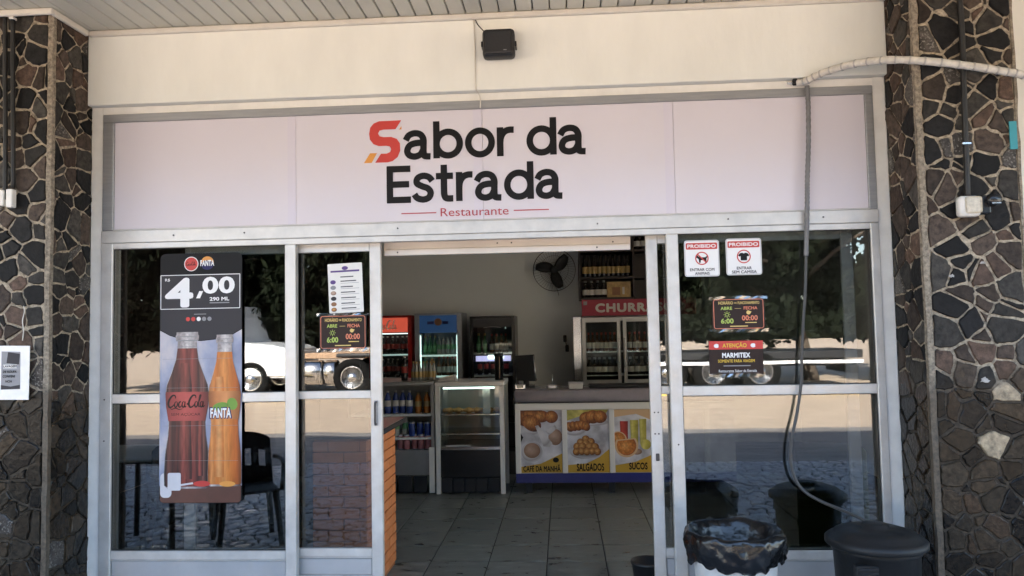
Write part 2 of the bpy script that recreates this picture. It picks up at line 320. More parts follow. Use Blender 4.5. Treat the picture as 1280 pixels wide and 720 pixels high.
def rrect(x0, x1, z0, z1, r, n=5):
    if r <= 0: return [(x0, z0), (x1, z0), (x1, z1), (x0, z1)]
    P = []
    for cx, cz, a in ((x1-r, z0+r, -90), (x1-r, z1-r, 0), (x0+r, z1-r, 90), (x0+r, z0+r, 180)):
        for i in range(n+1): t = R(a+90*i/n); P.append((cx+r*math.cos(t), cz+r*math.sin(t)))
    return P
def ell(cx, cz, rx, rz, n=24, rot=0.0, a0=0, a1=360):
    P = []
    for i in range(n if a1-a0 >= 360 else n+1):
        t = R(a0+(a1-a0)*i/n); x, z = rx*math.cos(t), rz*math.sin(t)
        P.append((cx+x*math.cos(rot)-z*math.sin(rot), cz+x*math.sin(rot)+z*math.cos(rot)))
    return P
def smooth_path(P, k=6, closed=False):
    out = []; n = len(P); g = lambda i: Vector(P[i % n]) if closed else Vector(P[max(0, min(n-1, i))])
    for i in range(n if closed else n-1):
        a, b, c, d = g(i-1), g(i), g(i+1), g(i+2)
        for j in range(k):
            t = j/k; out.append(0.5*((2*b)+(c-a)*t+(2*a-5*b+4*c-d)*t*t+(3*b-3*c+d-a)*t**3))
    if not closed: out.append(g(n-1))
    return out
def ribbon_geo(P, w, y, th=0.0006, closed=False):
    """P: [(x, z)] centre line, w: width or list"""
    n = len(P); v = []; f = []
    for i in range(n):
        a = Vector(P[(i-1) % n] if closed else P[max(0, i-1)]); b = Vector(P[(i+1) % n] if closed else P[min(n-1, i+1)])
        d = (b-a); d = d.normalized() if d.length > 1e-9 else Vector((1, 0)); nn = Vector((-d.y, d.x)); ww = (w[i] if isinstance(w, list) else w)/2; p = Vector(P[i])
        q, r_ = p+nn*ww, p-nn*ww; v += [(q.x, y, q.y), (r_.x, y, r_.y), (q.x, y+th, q.y), (r_.x, y+th, r_.y)]
    for i in range(n if closed else n-1):
        a, b = 4*i, 4*((i+1) % n); f += [(a, a+1, b+1, b), (a, b, b+2, a+2), (a+1, a+3, b+3, b+1)]
    return v, f
def ribbons(name, m, parent, L, y, th=0.0006):
    """L: list of (points, width, closed)"""
    v = []; f = []
    for P, w, c in L:
        vv, ff = ribbon_geo(P, w, y, th, c); k = len(v); v += vv; f += [tuple(i+k for i in q) for q in ff]
    return pydata(name, v, f, m, parent)
def frame_lines(name, m, parent, x0, x1, z0, z1, w, y, r=0.0):
    return ribbons(name, m, parent, [(rrect(x0, x1, z0, z1, r) if r else rrect(x0, x1, z0, z1, 0.002, 2), w, True)], y)
def text(name, s, m, parent, x0, x1, z0, z1, y, bold=0.0, shear=0.0, align='fit', spacing=1.0):
    """flat printed lettering; bold = the outline printed again slightly shifted, each pass a hair in front of the last"""
    c = bpy.data.curves.new(name, 'FONT'); c.body = s; c.size = 1; c.shear = shear; c.space_character = spacing*(1+bold*1.2); c.resolution_u = 4
    o = bpy.data.objects.new(name, c); COL.objects.link(o)
    dg = bpy.context.evaluated_depsgraph_get(); me = bpy.data.meshes.new_from_object(o.evaluated_get(dg))
    COL.objects.unlink(o); bpy.data.objects.remove(o); bpy.data.curves.remove(c)
    V0 = [(v.co.x, v.co.y) for v in me.vertices]; F0 = [tuple(p.vertices) for p in me.polygons]; bpy.data.meshes.remove(me)
    sh = [(0, 0)]+([(bold*math.cos(k*math.pi/4), bold*math.sin(k*math.pi/4)) for k in range(8)] if bold else [])
    ax, bx = min(v[0] for v in V0)-bold, max(v[0] for v in V0)+bold; ay, by = min(v[1] for v in V0)-bold, max(v[1] for v in V0)+bold; sz = (z1-z0)/(by-ay)
    if align == 'fit': sx = (x1-x0)/(bx-ax); ox = x0
    else: sx = sz; ox = x0 if align == 'left' else (x0+x1)/2-(bx-ax)*sx/2
    V = []; F = []
    for k, (dx, dz) in enumerate(sh):
        n = len(V); V += [(ox+(a+dx-ax)*sx, y-.00004*k, z0+(b+dz-ay)*sz) for a, b in V0]; F += [tuple(i+n for i in f) for f in F0]
    return pydata(name, V, F, m, parent)
GLY = {   # geometric sans letters as strokes, x-height 1
 'a': (.92, [[(.05, .66), (.16, .83), (.36, .90), (.56, .85), (.66, .68), (.66, .45), (.66, .22), (.70, .10), (.90, .08)], [(.66, .56), (.40, .555), (.19, .48), (.10, .30), (.17, .145), (.36, .09), (.55, .16), (.66, .34)]]),
 'b': (1.0, [[(.10, 0), (.10, .4), (.10, .9), (.10, 1.29)], 'ring']), 'o': (1.0, ['ring']),
 'd': (1.0, [[(.90, 0), (.90, .4), (.90, .9), (.90, 1.29)], 'ring']),
 'r': (.57, [[(.10, 0), (.10, .4), (.10, .7), (.10, 1.0)], [(.10, .45), (.13, .66), (.24, .83), (.40, .90), (.57, .90)]]),
 'E': (.84, [[(.10, 0), (.10, .5), (.10, .8), (.10, 1.27)], [(.0, .10), (.84, .10)], [(0, .635), (.78, .635)], [(0, 1.17), (.83, 1.17)]]),
 's': (.70, [[(.66, .72), (.54, .86), (.34, .91), (.15, .83), (.12, .66), (.30, .55), (.50, .47), (.60, .32), (.53, .15), (.33, .09), (.13, .15), (.03, .28)]]),
 't': (.62, [[(.28, 1.27), (.28, .8), (.28, .45), (.29, .22), (.37, .11), (.60, .10)], [(0, .88), (.60, .88)]])}
def geo_word(name, word, m, parent, x0, x1, z0, sz, y, st=.225, gap=.09):
    w = sum(GLY[c][0] for c in word)+gap*(len(word)-1); sx = (x1-x0)/w; x = 0.0; k = 0
    for c in word:
        L = []
        for P in GLY[c][1]:
            if P == 'ring': q = ell(.5, .5, .40, .41, 40); cl = True
            else: q = smooth_path(P, 6) if len(P) > 2 else P; cl = False
            L.append(([(x0+(x+p[0])*sx, z0+p[1]*sz) for p in q], st*(sx+sz)/2, cl))
        v = []; f = []
        for P, ww, cl in L:
            vv, ff = ribbon_geo(P, ww, y-.00012*k, .0006, cl); n = len(v); v += vv; f += [tuple(i+n for i in q) for q in ff]; k = (k+1) % 4
        pydata(name, v, f, m, parent); x += GLY[c][0]+gap
def tube_geo(P, r, n=8, cap=True):
    v = []; f = []; P = [Vector(p) for p in P]; N = None
    for i, p in enumerate(P):
        d = (P[min(i+1, len(P)-1)]-P[max(i-1, 0)]).normalized()
        if N is None: N = d.orthogonal().normalized()
        else: N = (N-d*N.dot(d)).normalized()
        B = d.cross(N); rr = r[i] if isinstance(r, list) else r
        for k in range(n): a = 2*math.pi*k/n; v.append(p+(N*math.cos(a)+B*math.sin(a))*rr)
    for i in range(len(P)-1):
        for k in range(n): a, b = i*n+k, i*n+(k+1) % n; f.append((a, b, b+n, a+n))
    if cap: f.append(tuple(range(n-1, -1, -1))); f.append(tuple(range((len(P)-1)*n, len(P)*n)))
    return v, f
def tube(name, m, parent, P, r, n=8, smooth=True):
    v, f = tube_geo(P, r, n); return pydata(name, v, f, m, parent, smooth)
def tubes(name, m, parent, L, n=6, smooth=True):
    v = []; f = []
    for P, r in L:
        vv, ff = tube_geo(P, r, n); k = len(v); v += vv; f += [tuple(i+k for i in q) for q in ff]
    return pydata(name, v, f, m, parent, smooth)
def lathe_geo(prof, c, n=16, cap=True):
    v = []; f = []
    for (r, z) in prof:
        for k in range(n): a = 2*math.pi*k/n; v.append((c[0]+r*math.cos(a), c[1]+r*math.sin(a), c[2]+z))
    for i in range(len(prof)-1):
        for k in range(n): a, b = i*n+k, i*n+(k+1) % n; f.append((a, b, b+n, a+n))
    if cap: f.append(tuple(range(n-1, -1, -1))); f.append(tuple(range((len(prof)-1)*n, len(prof)*n)))
    return v, f
def lathe(name, m, parent, prof, c, n=16, smooth=True, cap=True):
    v, f = lathe_geo(prof, c, n, cap); return pydata(name, v, f, m, parent, smooth)
def structure(o): o['kind'] = 'structure'; return o
def voronoi(w, h, size, gap, rnd, weight=0.25, jit=0.85, keep=0.92):
    S = []; nx, ny = max(1, round(w/size)), max(1, round(h/(size*0.95)))
    for j in range(ny):
        for i in range(nx):
            if rnd.random() > keep: continue
            S.append(((i+0.5+(0.25 if j % 2 else -0.25)+rnd.uniform(-.5, .5)*jit)*w/nx, (j+0.5+rnd.uniform(-.5, .5)*jit)*h/ny, rnd.uniform(-1, 1)*weight*size*size))
    cells = []; grid = {}; g = size*1.5
    for i, s in enumerate(S): grid.setdefault((int(s[0]//g), int(s[1]//g)), []).append(i)
    for i, s in enumerate(S):
        P = [(gap*.5, gap*.5), (w-gap*.5, gap*.5), (w-gap*.5, h-gap*.5), (gap*.5, h-gap*.5)]
        cx, cy = int(s[0]//g), int(s[1]//g)
        for a in range(cx-2, cx+3):
            for b in range(cy-2, cy+3):
                for j in grid.get((a, b), ()):
                    if j == i: continue
                    t = S[j]; dx, dy = t[0]-s[0], t[1]-s[1]; L = math.hypot(dx, dy)
                    if L < 1e-6: continue
                    nx_, ny_ = dx/L, dy/L; off = (L*L+(s[2]-t[2]))/(2*L)-gap*.5
                    Q = []; m = len(P)
                    for k in range(m):
                        p, q = P[k], P[(k+1) % m]; dp = (p[0]-s[0])*nx_+(p[1]-s[1])*ny_-off; dq = (q[0]-s[0])*nx_+(q[1]-s[1])*ny_-off
                        if dp <= 0: Q.append(p)
                        if (dp < 0 < dq) or (dq < 0 < dp): u = dp/(dp-dq); Q.append((p[0]+(q[0]-p[0])*u, p[1]+(q[1]-p[1])*u))
                    P = Q
                    if len(P) < 3: break
                if len(P) < 3: break
            if len(P) < 3: break
        if len(P) < 3: continue
        ar = abs(sum(P[k][0]*P[(k+1) % len(P)][1]-P[(k+1) % len(P)][0]*P[k][1] for k in range(len(P))))/2
        if ar < size*size*0.04: continue
        cells.append(P)
    return cells
def worn(P, rnd, cut=0.16, jit=0.003):
    Q = []; n = len(P)
    for k in range(n):
        p, q = P[k], P[(k+1) % n]
        L = math.hypot(q[0]-p[0], q[1]-p[1])
        if L < 0.006: Q.append(((p[0]+q[0])/2, (p[1]+q[1])/2)); continue
        c1 = cut*rnd.uniform(.6, 1.4)
        for u in (c1, .33, .66, 1-c1) if L > 0.07 else (c1, 0.5, 1-c1) if L > 0.03 else (c1, 1-c1): Q.append((p[0]+(q[0]-p[0])*u+rnd.uniform(-jit, jit), p[1]+(q[1]-p[1])*u+rnd.uniform(-jit, jit)))
    return Q
def slab_geo(P, T, t0, t1, rnd, tilt=0.02, inset=0.004):
    """P: outline in (u, v); T(u, v, h) -> world; a stone with a softened rim"""
    n = len(P); cx = sum(p[0] for p in P)/n; cy = sum(p[1] for p in P)/n; tx, ty = rnd.uniform(-tilt, tilt), rnd.uniform(-tilt, tilt)
    v = []
    for p in P: v.append(T(p[0], p[1], t0))
    for p in P: v.append(T(p[0], p[1], t1*0.62+(p[0]-cx)*tx+(p[1]-cy)*ty))
    for p in P:
        d = math.hypot(p[0]-cx, p[1]-cy) or 1; s = max(0.3, 1-inset/d); x, y = cx+(p[0]-cx)*s, cy+(p[1]-cy)*s
        v.append(T(x, y, t1+(x-cx)*tx+(y-cy)*ty))
    f = []
    for r in (0, n):
        for k in range(n): f.append((r+k, r+(k+1) % n, r+n+(k+1) % n, r+n+k))
    f.append(tuple(range(2*n, 3*n)))
    return v, f

# ------------------------------------------------------------------ ground and paving (seen mirrored in the panes)
structure(pydata('ground', [(-150, -200, -0.02), (150, -200, -0.02), (150, 60, -0.02), (-150, 60, -0.02)], [(0, 1, 2, 3)], 'dirt'))
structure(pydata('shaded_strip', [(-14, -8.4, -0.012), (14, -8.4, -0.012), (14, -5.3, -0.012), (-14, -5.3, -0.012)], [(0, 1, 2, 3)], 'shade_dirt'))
pave = structure(pydata('pavement', [(-14, -5.3, -0.006), (14, -5.3, -0.006), (14, 0.0, -0.006), (-14, 0.0, -0.006)], [(0, 1, 2, 3)], 'cobble_joint'))
rn = random.Random(21); V = []; F = []
for P in voronoi(11.0, 5.25, 0.118, 0.018, rn, 0.25, 0.9, 0.97):
    h0 = rn.uniform(0.0, 0.010)
    v, f = slab_geo(worn(P, rn, 0.22, 0.002), lambda a, b, h: (a-6.0, b-5.28, h), -0.006, 0.010+h0, rn, 0.05, 0.012)
    k = len(V); V += v; F += [tuple(i+k for i in q) for q in f]
cb = pydata('cobblestones', V, F, 'cobble', pave); cb['kind'] = 'stuff'
for o_ in (cb,):
    for p_ in o_.data.polygons: p_.use_smooth = False

# ------------------------------------------------------------------ shop building: facade walls, room, roof
shop = thing('shop_building', (-0.46, 0, 0), 'cream plastered shop front wall around the glazed storefront and sign', 'building')
box('wall', 'cream', shop, -2.673, 1.754, -0.06, 0.14, 2.948, 3.42, 0.004, 1)
box('wall', 'jamb_white', shop, -2.673, -2.608, -0.012, 0.12, 0.0, 2.947)
box('wall', 'jamb_white', shop, 1.690, 1.754, -0.012, 0.12, 0.0, 2.947)
box('lintel', 'jamb_white', shop, -2.608, 1.690, -0.010, 0.12, 2.905, 2.946)
box('wall', 'cream', shop, 2.22, 9.0, -0.02, 0.16, 0.0, 3.42)
box('wall', 'cream', shop, -9.0, -3.10, -0.02, 0.16, 0.0, 3.42)
box('roof', 'concrete', shop, -9.2, 9.2, 0.0, 8.0, 3.43, 3.65)
fl = structure(box('floor', 'floor_grout', None, -4.7, 3.3, -0.05, 7.2, -0.30, -0.004))
structure(box('wall_back', 'inner_wall', None, -4.7, 3.3, 6.90, 7.05, 0.0, 3.3))
structure(box('wall_left', 'shelf_wood', None, -4.85, -4.7, 0.16, 7.05, 0.0, 3.3))  # coloured dark so this side of the room looks unlit through the pane
structure(boxes('wall_right', 'inner_wall', None, [(3.3, 3.45, 0.16, .36, 0, 3.3), (3.3, 3.45, 3.8, 7.05, 0, 3.3), (3.3, 3.45, .36, 3.8, 3.2, 3.3)]))
structure(box('ceiling_room', 'inner_ceiling', None, -4.85, 3.45, 0.14, 7.05, 3.30, 3.40))
structure(boxes('wall_front', 'inner_wall', None, [(-4.7, -2.68, 0.17, 0.30, 0, 3.3), (1.76, 3.3, 0.17, 0.30, 0, 3.3), (-2.68, 1.76, 0.15, 0.30, 2.93, 3.3)]))
# floor tiles, each one a slab
tile = None; rn = random.Random(4)
def tile_mesh(w=0.403, h=0.403):
    bm = bmesh.new(); vs = [bm.verts.new(q) for q in boxv(-w/2, w/2, -h/2, h/2, -0.004, 0.004)]
    for f in BOXF: bm.faces.new([vs[i] for i in f])
    bmesh.ops.bevel(bm, geom=[e for e in bm.edges if all(v.co.z > 0 for v in e.verts)], offset=0.003, segments=1, affect='EDGES')
    me = bpy.data.meshes.new('tile'); bm.to_mesh(me); bm.free(); me.materials.append(MATS['floor_tile']); return me
TM = tile_mesh()
for i in range(-8, 6):
    off = 0.0 if i > -3 else -0.03
    for j in range(0, 11):
        o = bpy.data.objects.new('tile', TM); COL.objects.link(o)
        o.location = (-0.148+0.411*(i+0.5), 0.262+off+0.411*(j+0.5)-0.205, rn.uniform(-0.0008, 0.0008)); o.parent = fl
        o.rotation_euler = (rn.uniform(-.002, .002), rn.uniform(-.002, .002), rn.uniform(-.004, .004))

# ------------------------------------------------------------------ canopy with slatted PVC ceiling
can = thing('canopy', (0, -1.3, 3.37), 'wide canopy with a slatted greyish plastic board ceiling over the shop front', 'canopy')
CANE = -2.6
box('roof_slab', 'concrete', can, -9.2, 9.2, CANE, 0.0, 3.43, 3.62)
box('backing', 'pvc_groove', can, -9.0, 9.0, CANE+0.1, -0.062, 3.392, 3.42)
box('fascia', 'cream', can, -9.2, 9.2, CANE-0.12, CANE, 3.30, 3.70)
def board_mesh(L, w):
    P = [(-w/2, 0.016), (-w/2, 0.006), (-w/2+0.004, 0.0), (w/2-0.004, 0.0), (w/2, 0.006), (w/2, 0.016)]
    v = [(x, 0, z) for x, z in P]+[(x, -L, z) for x, z in P]; n = len(P)
    f = [(i, i+1, i+1+n, i+n) for i in range(n-1)]+[tuple(range(n-1, -1, -1)), tuple(range(n, 2*n))]
    me = bpy.data.meshes.new('board'); me.from_pydata(v, [], f); me.update(); me.materials.append(MATS['pvc']); return me
BMn = board_mesh(2.4, 0.0865); x = -0.45-0.0925*60
rn = random.Random(9)
while x < 5.0:
    o = bpy.data.objects.new('board', BMn); COL.objects.link(o); o.location = (x, -0.06, 3.374+rn.uniform(-.0008, .0008)); attach_loc = o.location.copy()
    o.parent = can; o.matrix_parent_inverse = Matrix.Translation(-Vector(can.location)); x += 0.0925
box('cornice', 'trim_white', can, -2.655, 1.754, -0.088, -0.061, 3.340, 3.372, 0.006, 1)
box('cornice', 'trim_white', can, -2.672, -2.648, -0.385, -0.088, 3.338, 3.372, 0.006, 1)
box('cornice', 'trim_white', can, -3.14, -2.648, -0.410, -0.386, 3.338, 3.372, 0.006, 1)
pl = thing('dark_pole', (-2.3, -7.35, 0), 'dark pole across the forecourt mirrored low in the left door leaf', 'pole')
tube('shaft', 'truck_dark', pl, [(-2.3, -7.35, .1), (-2.32, -7.35, 2.6)], [.10, .075], 12); lathe('base', 'concrete', pl, [(.2, -.03), (.2, .08), (.12, .12)], (-2.3, -7.35, 0), 16)

# ------------------------------------------------------------------ stone-clad pillars
PALE = [(2.1, 1.24), (2.03, 1.0)]
def pillar(loc, label, faces, core, beads, seed):
    rn = random.Random(seed); p = thing('stone_pillar', loc, label, 'pillar')
    box('mortar', 'mortar', p, *core)
    for b in beads:
        # hand-trowelled mortar strip on the corner
        x0, x1, y0, y1 = b; v = []; f = []; n = 46
        for i in range(n+1):
            z = 3.37*i/n; d = [rn.uniform(-.0025, .0025) for _ in range(4)]
            v += [(x0+d[0], y0+d[2], z), (x1+d[1], y0+d[2], z), (x1+d[1], y1, z), (x0+d[0], y1, z)]
        for i in range(n):
            for k in range(4): a, c = 4*i+k, 4*i+(k+1) % 4; f.append((a, c, c+4, a+4))
        pydata('corner_strip', v, f, 'mortar_bead', p)
    for (w, T, size, gap) in faces:
        for P in voronoi(w, 3.36, size, gap, rn, 0.40, 1.1, 0.86):
            Q = worn(P, rn, 0.075, 0.0042); cx = sum(q[0] for q in Q)/len(Q); cz = sum(q[1] for q in Q)/len(Q); wc = T(cx, cz, 0)
            r = rn.random()
            m = 'stone_black' if r < .28 else 'stone_brown' if r < .58 else 'stone_grey' if r < .80 else 'stone_rust' if r < .955 else 'stone_speckled'
            if any(math.hypot(wc[0]-a, wc[2]-b) < 0.047 for a, b in PALE) and wc[1] < -0.3: m = 'stone_pale'
            v, f = slab_geo(Q, T, -0.002, rn.uniform(0.006, 0.013), rn, 0.05, 0.005)
            pydata('stone', v, f, m, p)
PF = -0.36
pillar((-2.9, -0.18, 0), 'crazy-paved dark stone pillar on the left with a paper notice and two cables', [
    (0.405, lambda u, z, h: (-3.105+u, PF+0.010-h, z), 0.086, 0.013),
    (0.328, lambda u, z, h: (-2.683+h, PF+0.026+u, z), 0.090, 0.011)],
    (-3.105, -2.683, PF+0.010, 0.0, 0.0, 3.38), [(-2.699, -2.672, PF-0.001, PF+0.026)], 31)
pillar((1.98, -0.18, 0), 'crazy-paved dark stone pillar on the right carrying the white socket box and hose', [
    (0.440, lambda u, z, h: (1.782+u, PF+0.010-h, z), 0.086, 0.013),
    (0.328, lambda u, z, h: (1.764-h, PF+0.354-u, z), 0.090, 0.011)],
    (1.764, 2.232, PF+0.010, 0.0, 0.0, 3.38), [(1.753, 1.781, PF-0.001, PF+0.026), (2.222, 2.236, PF+0.002, PF+0.03)], 57)

# ------------------------------------------------------------------ storefront: fixed aluminium frame, panes, kick panels
sf = thing('storefront', (-0.46, 0, 0), 'aluminium storefront frame with two fixed dark glass panes either side of the doorway', 'storefront')
AL = 'aluminium'
box('jamb', AL, sf, -2.606, -2.539, -0.022, 0.045, 0.0, 2.160, 0.003, 1)
box('jamb', AL, sf, 1.645, 1.689, -0.022, 0.045, 0.0, 2.160, 0.003, 1)
box('rail', AL, sf, -2.606, 1.689, -0.025, 0.11, 2.161, 2.232, 0.003, 1)
box('rail', AL, sf, -2.606, 1.689, -0.019, 0.028, 2.128, 2.1605, 0.002, 1)
box('stile', AL, sf, -1.541, -1.481, -0.021, 0.030, 0.0, 2.128, 0.003, 1)
box('stile', AL, sf, 0.567, 0.631, -0.021, 0.030, 0.0, 2.128, 0.003, 1)
for a, b in ((-2.539, -1.541), (0.631, 1.645)):
    box('rail', AL, sf, a, b, -0.018, 0.024, 1.256, 1.308, 0.003, 1)
    box('rail', AL, sf, a, b, -0.018, 0.024, 0.395, 0.443, 0.003, 1)
    box('rail', AL, sf, a, b, -0.018, 0.024, 0.0, 0.07, 0.003, 1)
    for z in (0.072, 0.181, 0.290): box('panel_slat', 'kick_panel', sf, a, b, -0.006, 0.012, z, z+0.100, 0.006, 1)
    for z in (0.174, 0.283, 0.391): box('slat_joint', AL, sf, a, b, -0.013, 0.012, z-0.003, z+0.008, 0.002, 1)
    box('glass_pane', 'shop_glass', sf, a-0.004, b+0.004, -0.003, 0.003, 1.304, 2.132)
    box('glass_pane', 'shop_glass', sf, a-0.004, b+0.004, -0.003, 0.003, 0.440, 1.260)
    for z0, z1 in ((1.3082, 2.128), (0.4432, 1.256)):
        boxes('gasket', 'rubber', sf, [(a, b, -0.006, -0.0032, z0, z0+0.004), (a, b, -0.006, -0.0032, z1-0.004, z1), (a, a+0.004, -0.006, -0.0032, z0+.004, z1-.004), (b-0.004, b, -0.006, -0.0032, z0+.004, z1-.004)])
for x, z in ((-2.18, 2.197), (-1.77, 2.20), (-0.9, 2.2), (0.2, 2.195), (0.9, 2.2), (1.4, 2.196), (-2.577, 1.28), (-2.577, 1.05), (0.60, 1.0)):
    lathe('screw', 'screw', sf, [(0.0045, 0), (0.0045, 0.004), (0.002, 0.005)], (0, 0, 0), 8).matrix_basis = Matrix.Translation((x, -0.0205 if z < 2 else -0.0255, z)) @ Matrix.Rotation(R(90), 4, 'X')
box('track', AL, sf, -2.536, 1.643, 0.032, 0.11, 0.0, 0.018)
# sliding leaves
def leaf(x0, x1, label, handle_side):
    y0, y1 = 0.040, 0.078
    d = thing('sliding_door', ((x0+x1)/2, 0.06, 0.02), label, 'door')
    w = 0.062
    box('stile', AL, d, x0, x0+w, y0, y1, 0.02, 2.135, 0.003, 1); box('stile', AL, d, x1-w, x1, y0, y1, 0.02, 2.135, 0.003, 1)
    for z0, z1 in ((2.085, 2.135), (1.262, 1.306), (0.395, 0.440), (0.02, 0.085)): box('rail', AL, d, x0+w, x1-w, y0+0.002, y1-0.002, z0, z1, 0.003, 1)
    for z in (0.087, 0.190, 0.292): box('panel_slat', 'kick_panel', d, x0+w, x1-w, y0+0.012, y1-0.01, z, z+0.094, 0.006, 1)
    for z in (0.183, 0.286, 0.388): box('slat_joint', AL, d, x0+w, x1-w, y0+0.006, y1-0.01, z-0.002, z+0.007, 0.002, 1)
    for z0, z1 in ((1.302, 2.089), (0.436, 1.266)): box('glass_pane', 'shop_glass', d, x0+w-0.004, x1-w+0.004, 0.056, 0.062, z0, z1)
    hx = x1-w/2 if handle_side > 0 else x0+w/2
    if handle_side > 0:
        hp = box('handle_plate', 'aluminium_dark', d, hx-0.011, hx+0.011, y0-0.003, y0-0.0003, 1.11, 1.25, 0.001, 1)
        tube('handle', 'screw', hp, smooth_path([(hx, y0, 1.24), (hx, y0-0.026, 1.235), (hx, y0-0.028, 1.18), (hx, y0-0.026, 1.125), (hx, y0, 1.12)], 4), 0.006, 8)
    else:
        box('lock', 'screw', d, hx-0.010, hx+0.010, y0-0.006, y0-0.0003, 0.905, 0.945, 0.004, 2)
        for z in (1.165, 1.05):
            for k in (-1, 1): box('screw', 'screw', d, hx+k*0.010-0.004, hx+k*0.010+0.004, y0-0.002, y0-0.0003, z-0.004, z+0.004, 0.001, 1)
    return d
d1 = leaf(-2.146, -1.015, 'left sliding glass door leaf carrying the menu sheet and pull handle', 1)
d2 = leaf(0.464, 1.57, 'right sliding glass door leaf slid behind the right fixed pane', -1)
hd = thing('door_header', (-0.315, 0.16, 2.06), 'chipped pale painted header board with screws above the open doorway', 'header')
box('board', 'header_paint', hd, -1.012, 0.388, 0.115, 0.165, 2.092, 2.185, 0.003, 1)
box('lip', 'header_paint', hd, -1.008, 0.386, 0.105, 0.1148, 2.062, 2.098, 0.003, 1)
for x, z in ((-0.98, 2.15), (-0.47, 2.155), (-0.36, 2.12), (-0.28, 2.12), (-.93, 2.08), (0.33, 2.15), (0.20, 2.08), (0.29, 2.11), (-0.13, 2.15)):
    box('screw', 'screw', hd, x-0.004, x+0.004, 0.1015 if z < 2.1 else 0.1125, 0.1045 if z < 2.1 else 0.1145, z-0.004, z+0.004, 0.001, 1)

# ------------------------------------------------------------------ sign
sg = thing('shop_sign', (-0.46, -0.01, 2.235), 'wide white restaurant sign board with black and red lettering above the doors', 'sign')
D_ = 'aluminium_dark'
box('frame_bar', D_, sg, -2.604, 1.688, -0.019, 0.06, 2.857, 2.904, 0.003, 1)
box('frame_bar', D_, sg, -2.604, -2.540, -0.0185, 0.06, 2.233, 2.856, 0.003, 1)
box('frame_bar', D_, sg, 1.646, 1.688, -0.0185, 0.06, 2.233, 2.856, 0.003, 1)
box('frame_bar', AL, sg, -2.539, 1.645, -0.0185, 0.06, 2.2325, 2.240, 0.002, 1)
SX = [-2.540, -1.480, -0.422, 0.627, 1.646]
for a, b in zip(SX, SX[1:]): box('panel', 'vinyl_white', sg, a+0.0008, b-0.0008, -0.006, 0.02, 2.240, 2.857)
for x in (-1.528, -0.474, 0.576): rect('seam_strip', 'vinyl_seam', sg, x, x+0.047, 2.242, 2.855, -0.0072)
yt = -0.0085
geo_word('letter', 'abor', 'ink_black', sg, -0.861, -0.247, 2.588, 0.1625, yt)
geo_word('letter', 'da', 'ink_black', sg, -0.176, 0.150, 2.587, 0.1625, yt)
geo_word('letter', 'Estrada', 'ink_black', sg, -0.961, 0.017, 2.345, 0.1625, yt)
text('lettering', 'Restaurante', 'ink_wine', sg, -0.662, -0.284, 2.262, 2.308, yt, 0.0)
rect('line', 'ink_wine', sg, -0.882, -0.686, 2.281, 2.287, yt); rect('line', 'ink_wine', sg, -0.256, -0.062, 2.281, 2.287, yt)
# the red S: two hooks cut on the slant
sc_ = lambda px, pz: (-1.091+(px-58)/(252-58)*0.214, 2.811-(pz-130)/(330-130)*0.237)
S_ = [(252, 130), (222, 172), (160, 172), (140, 176), (132, 190), (140, 203), (160, 208), (200, 208), (228, 218), (244, 240), (245, 275), (232, 305), (205, 324), (180, 329), (116, 329), (146, 287), (175, 287), (194, 280), (199, 266), (192, 254), (175, 250), (135, 250), (108, 240), (90, 218), (86, 190), (92, 160), (110, 141), (138, 131)]
poly('emblem', 'ink_red', sg, [sc_(*p) for p in S_], yt)
poly('emblem', 'ink_orange', sg, [sc_(*p) for p in [(90, 283), (126, 283), (98, 329), (58, 329)]], yt)
poly('emblem', 'ink_orange', sg, [sc_(*p) for p in [(253, 158), (253, 174), (240, 174)]], yt)

# ------------------------------------------------------------------ printed notices on the glass
def _o(cx): return ([(cx+.42*math.cos(R(a))+.0, .75+.68*math.sin(R(a))) for a in range(80, 441, 30)], .75)
COKE = [([(2.35, 2.2), (2.1, 2.85), (1.3, 2.85), (0.5, 1.9), (0.3, 0.8), (0.8, 0.05), (1.6, 0.25), (2.1, 0.8)], 1.1), _o(2.65),
        ([(4.15, 1.2), (3.85, 1.42), (3.5, 1.0), (3.55, 0.3), (4.0, 0.06), (4.45, 0.5)], .8), _o(4.95), ([(5.42, 1.45), (5.36, .9), (5.36, .35), (5.55, .08), (5.85, .35)], .75), ([(5.9, .8), (6.2, .84), (6.5, .88)], .9),
        ([(8.55, 2.2), (8.3, 2.85), (7.5, 2.85), (6.75, 1.9), (6.55, 0.8), (7.05, 0.05), (7.85, 0.25), (8.3, 0.8)], 1.1), _o(8.8),
        ([(9.45, .9), (9.9, 2.2), (10.0, 2.9), (9.7, 2.9), (9.55, 2.0), (9.5, .6), (9.75, .08), (10.0, .4)], .65), _o(10.45), ([(10.92, 1.45), (10.86, .9), (10.86, .35), (11.05, .08), (11.5, .5)], .75),
        ([(0.9, 0.0), (1.5, -0.42), (2.6, -0.15), (3.8, -0.48), (4.8, -0.3)], .5)]
def script(name, m, parent, x0, x1, z0, z1, y):
    sx, sz = (x1-x0)/11.9, (z1-z0)/3.5; L = []
    for P, w in COKE:
        q = smooth_path([(p[0]+0.12*p[1], p[1]) for p in P], 4); n = len(q)
        L.append(([(x0+v.x*sx, z0+(v.y+0.5)*sz) for v in q], [w*0.40*min(sx, sz)*1.15*(0.45+0.75*math.sin(math.pi*i/(n-1))) for i in range(n)], False))
    return ribbons(name, m, parent, L, y)
BOT = [(0, .40), (.02, .47), (.10, .475), (.22, .455), (.34, .40), (.42, .385), (.52, .44), (.60, .455), (.66, .43), (.74, .33), (.82, .24), (.90, .205), (.945, .20), (.95, .24), (.975, .245), (.985, .225), (1, .225)]
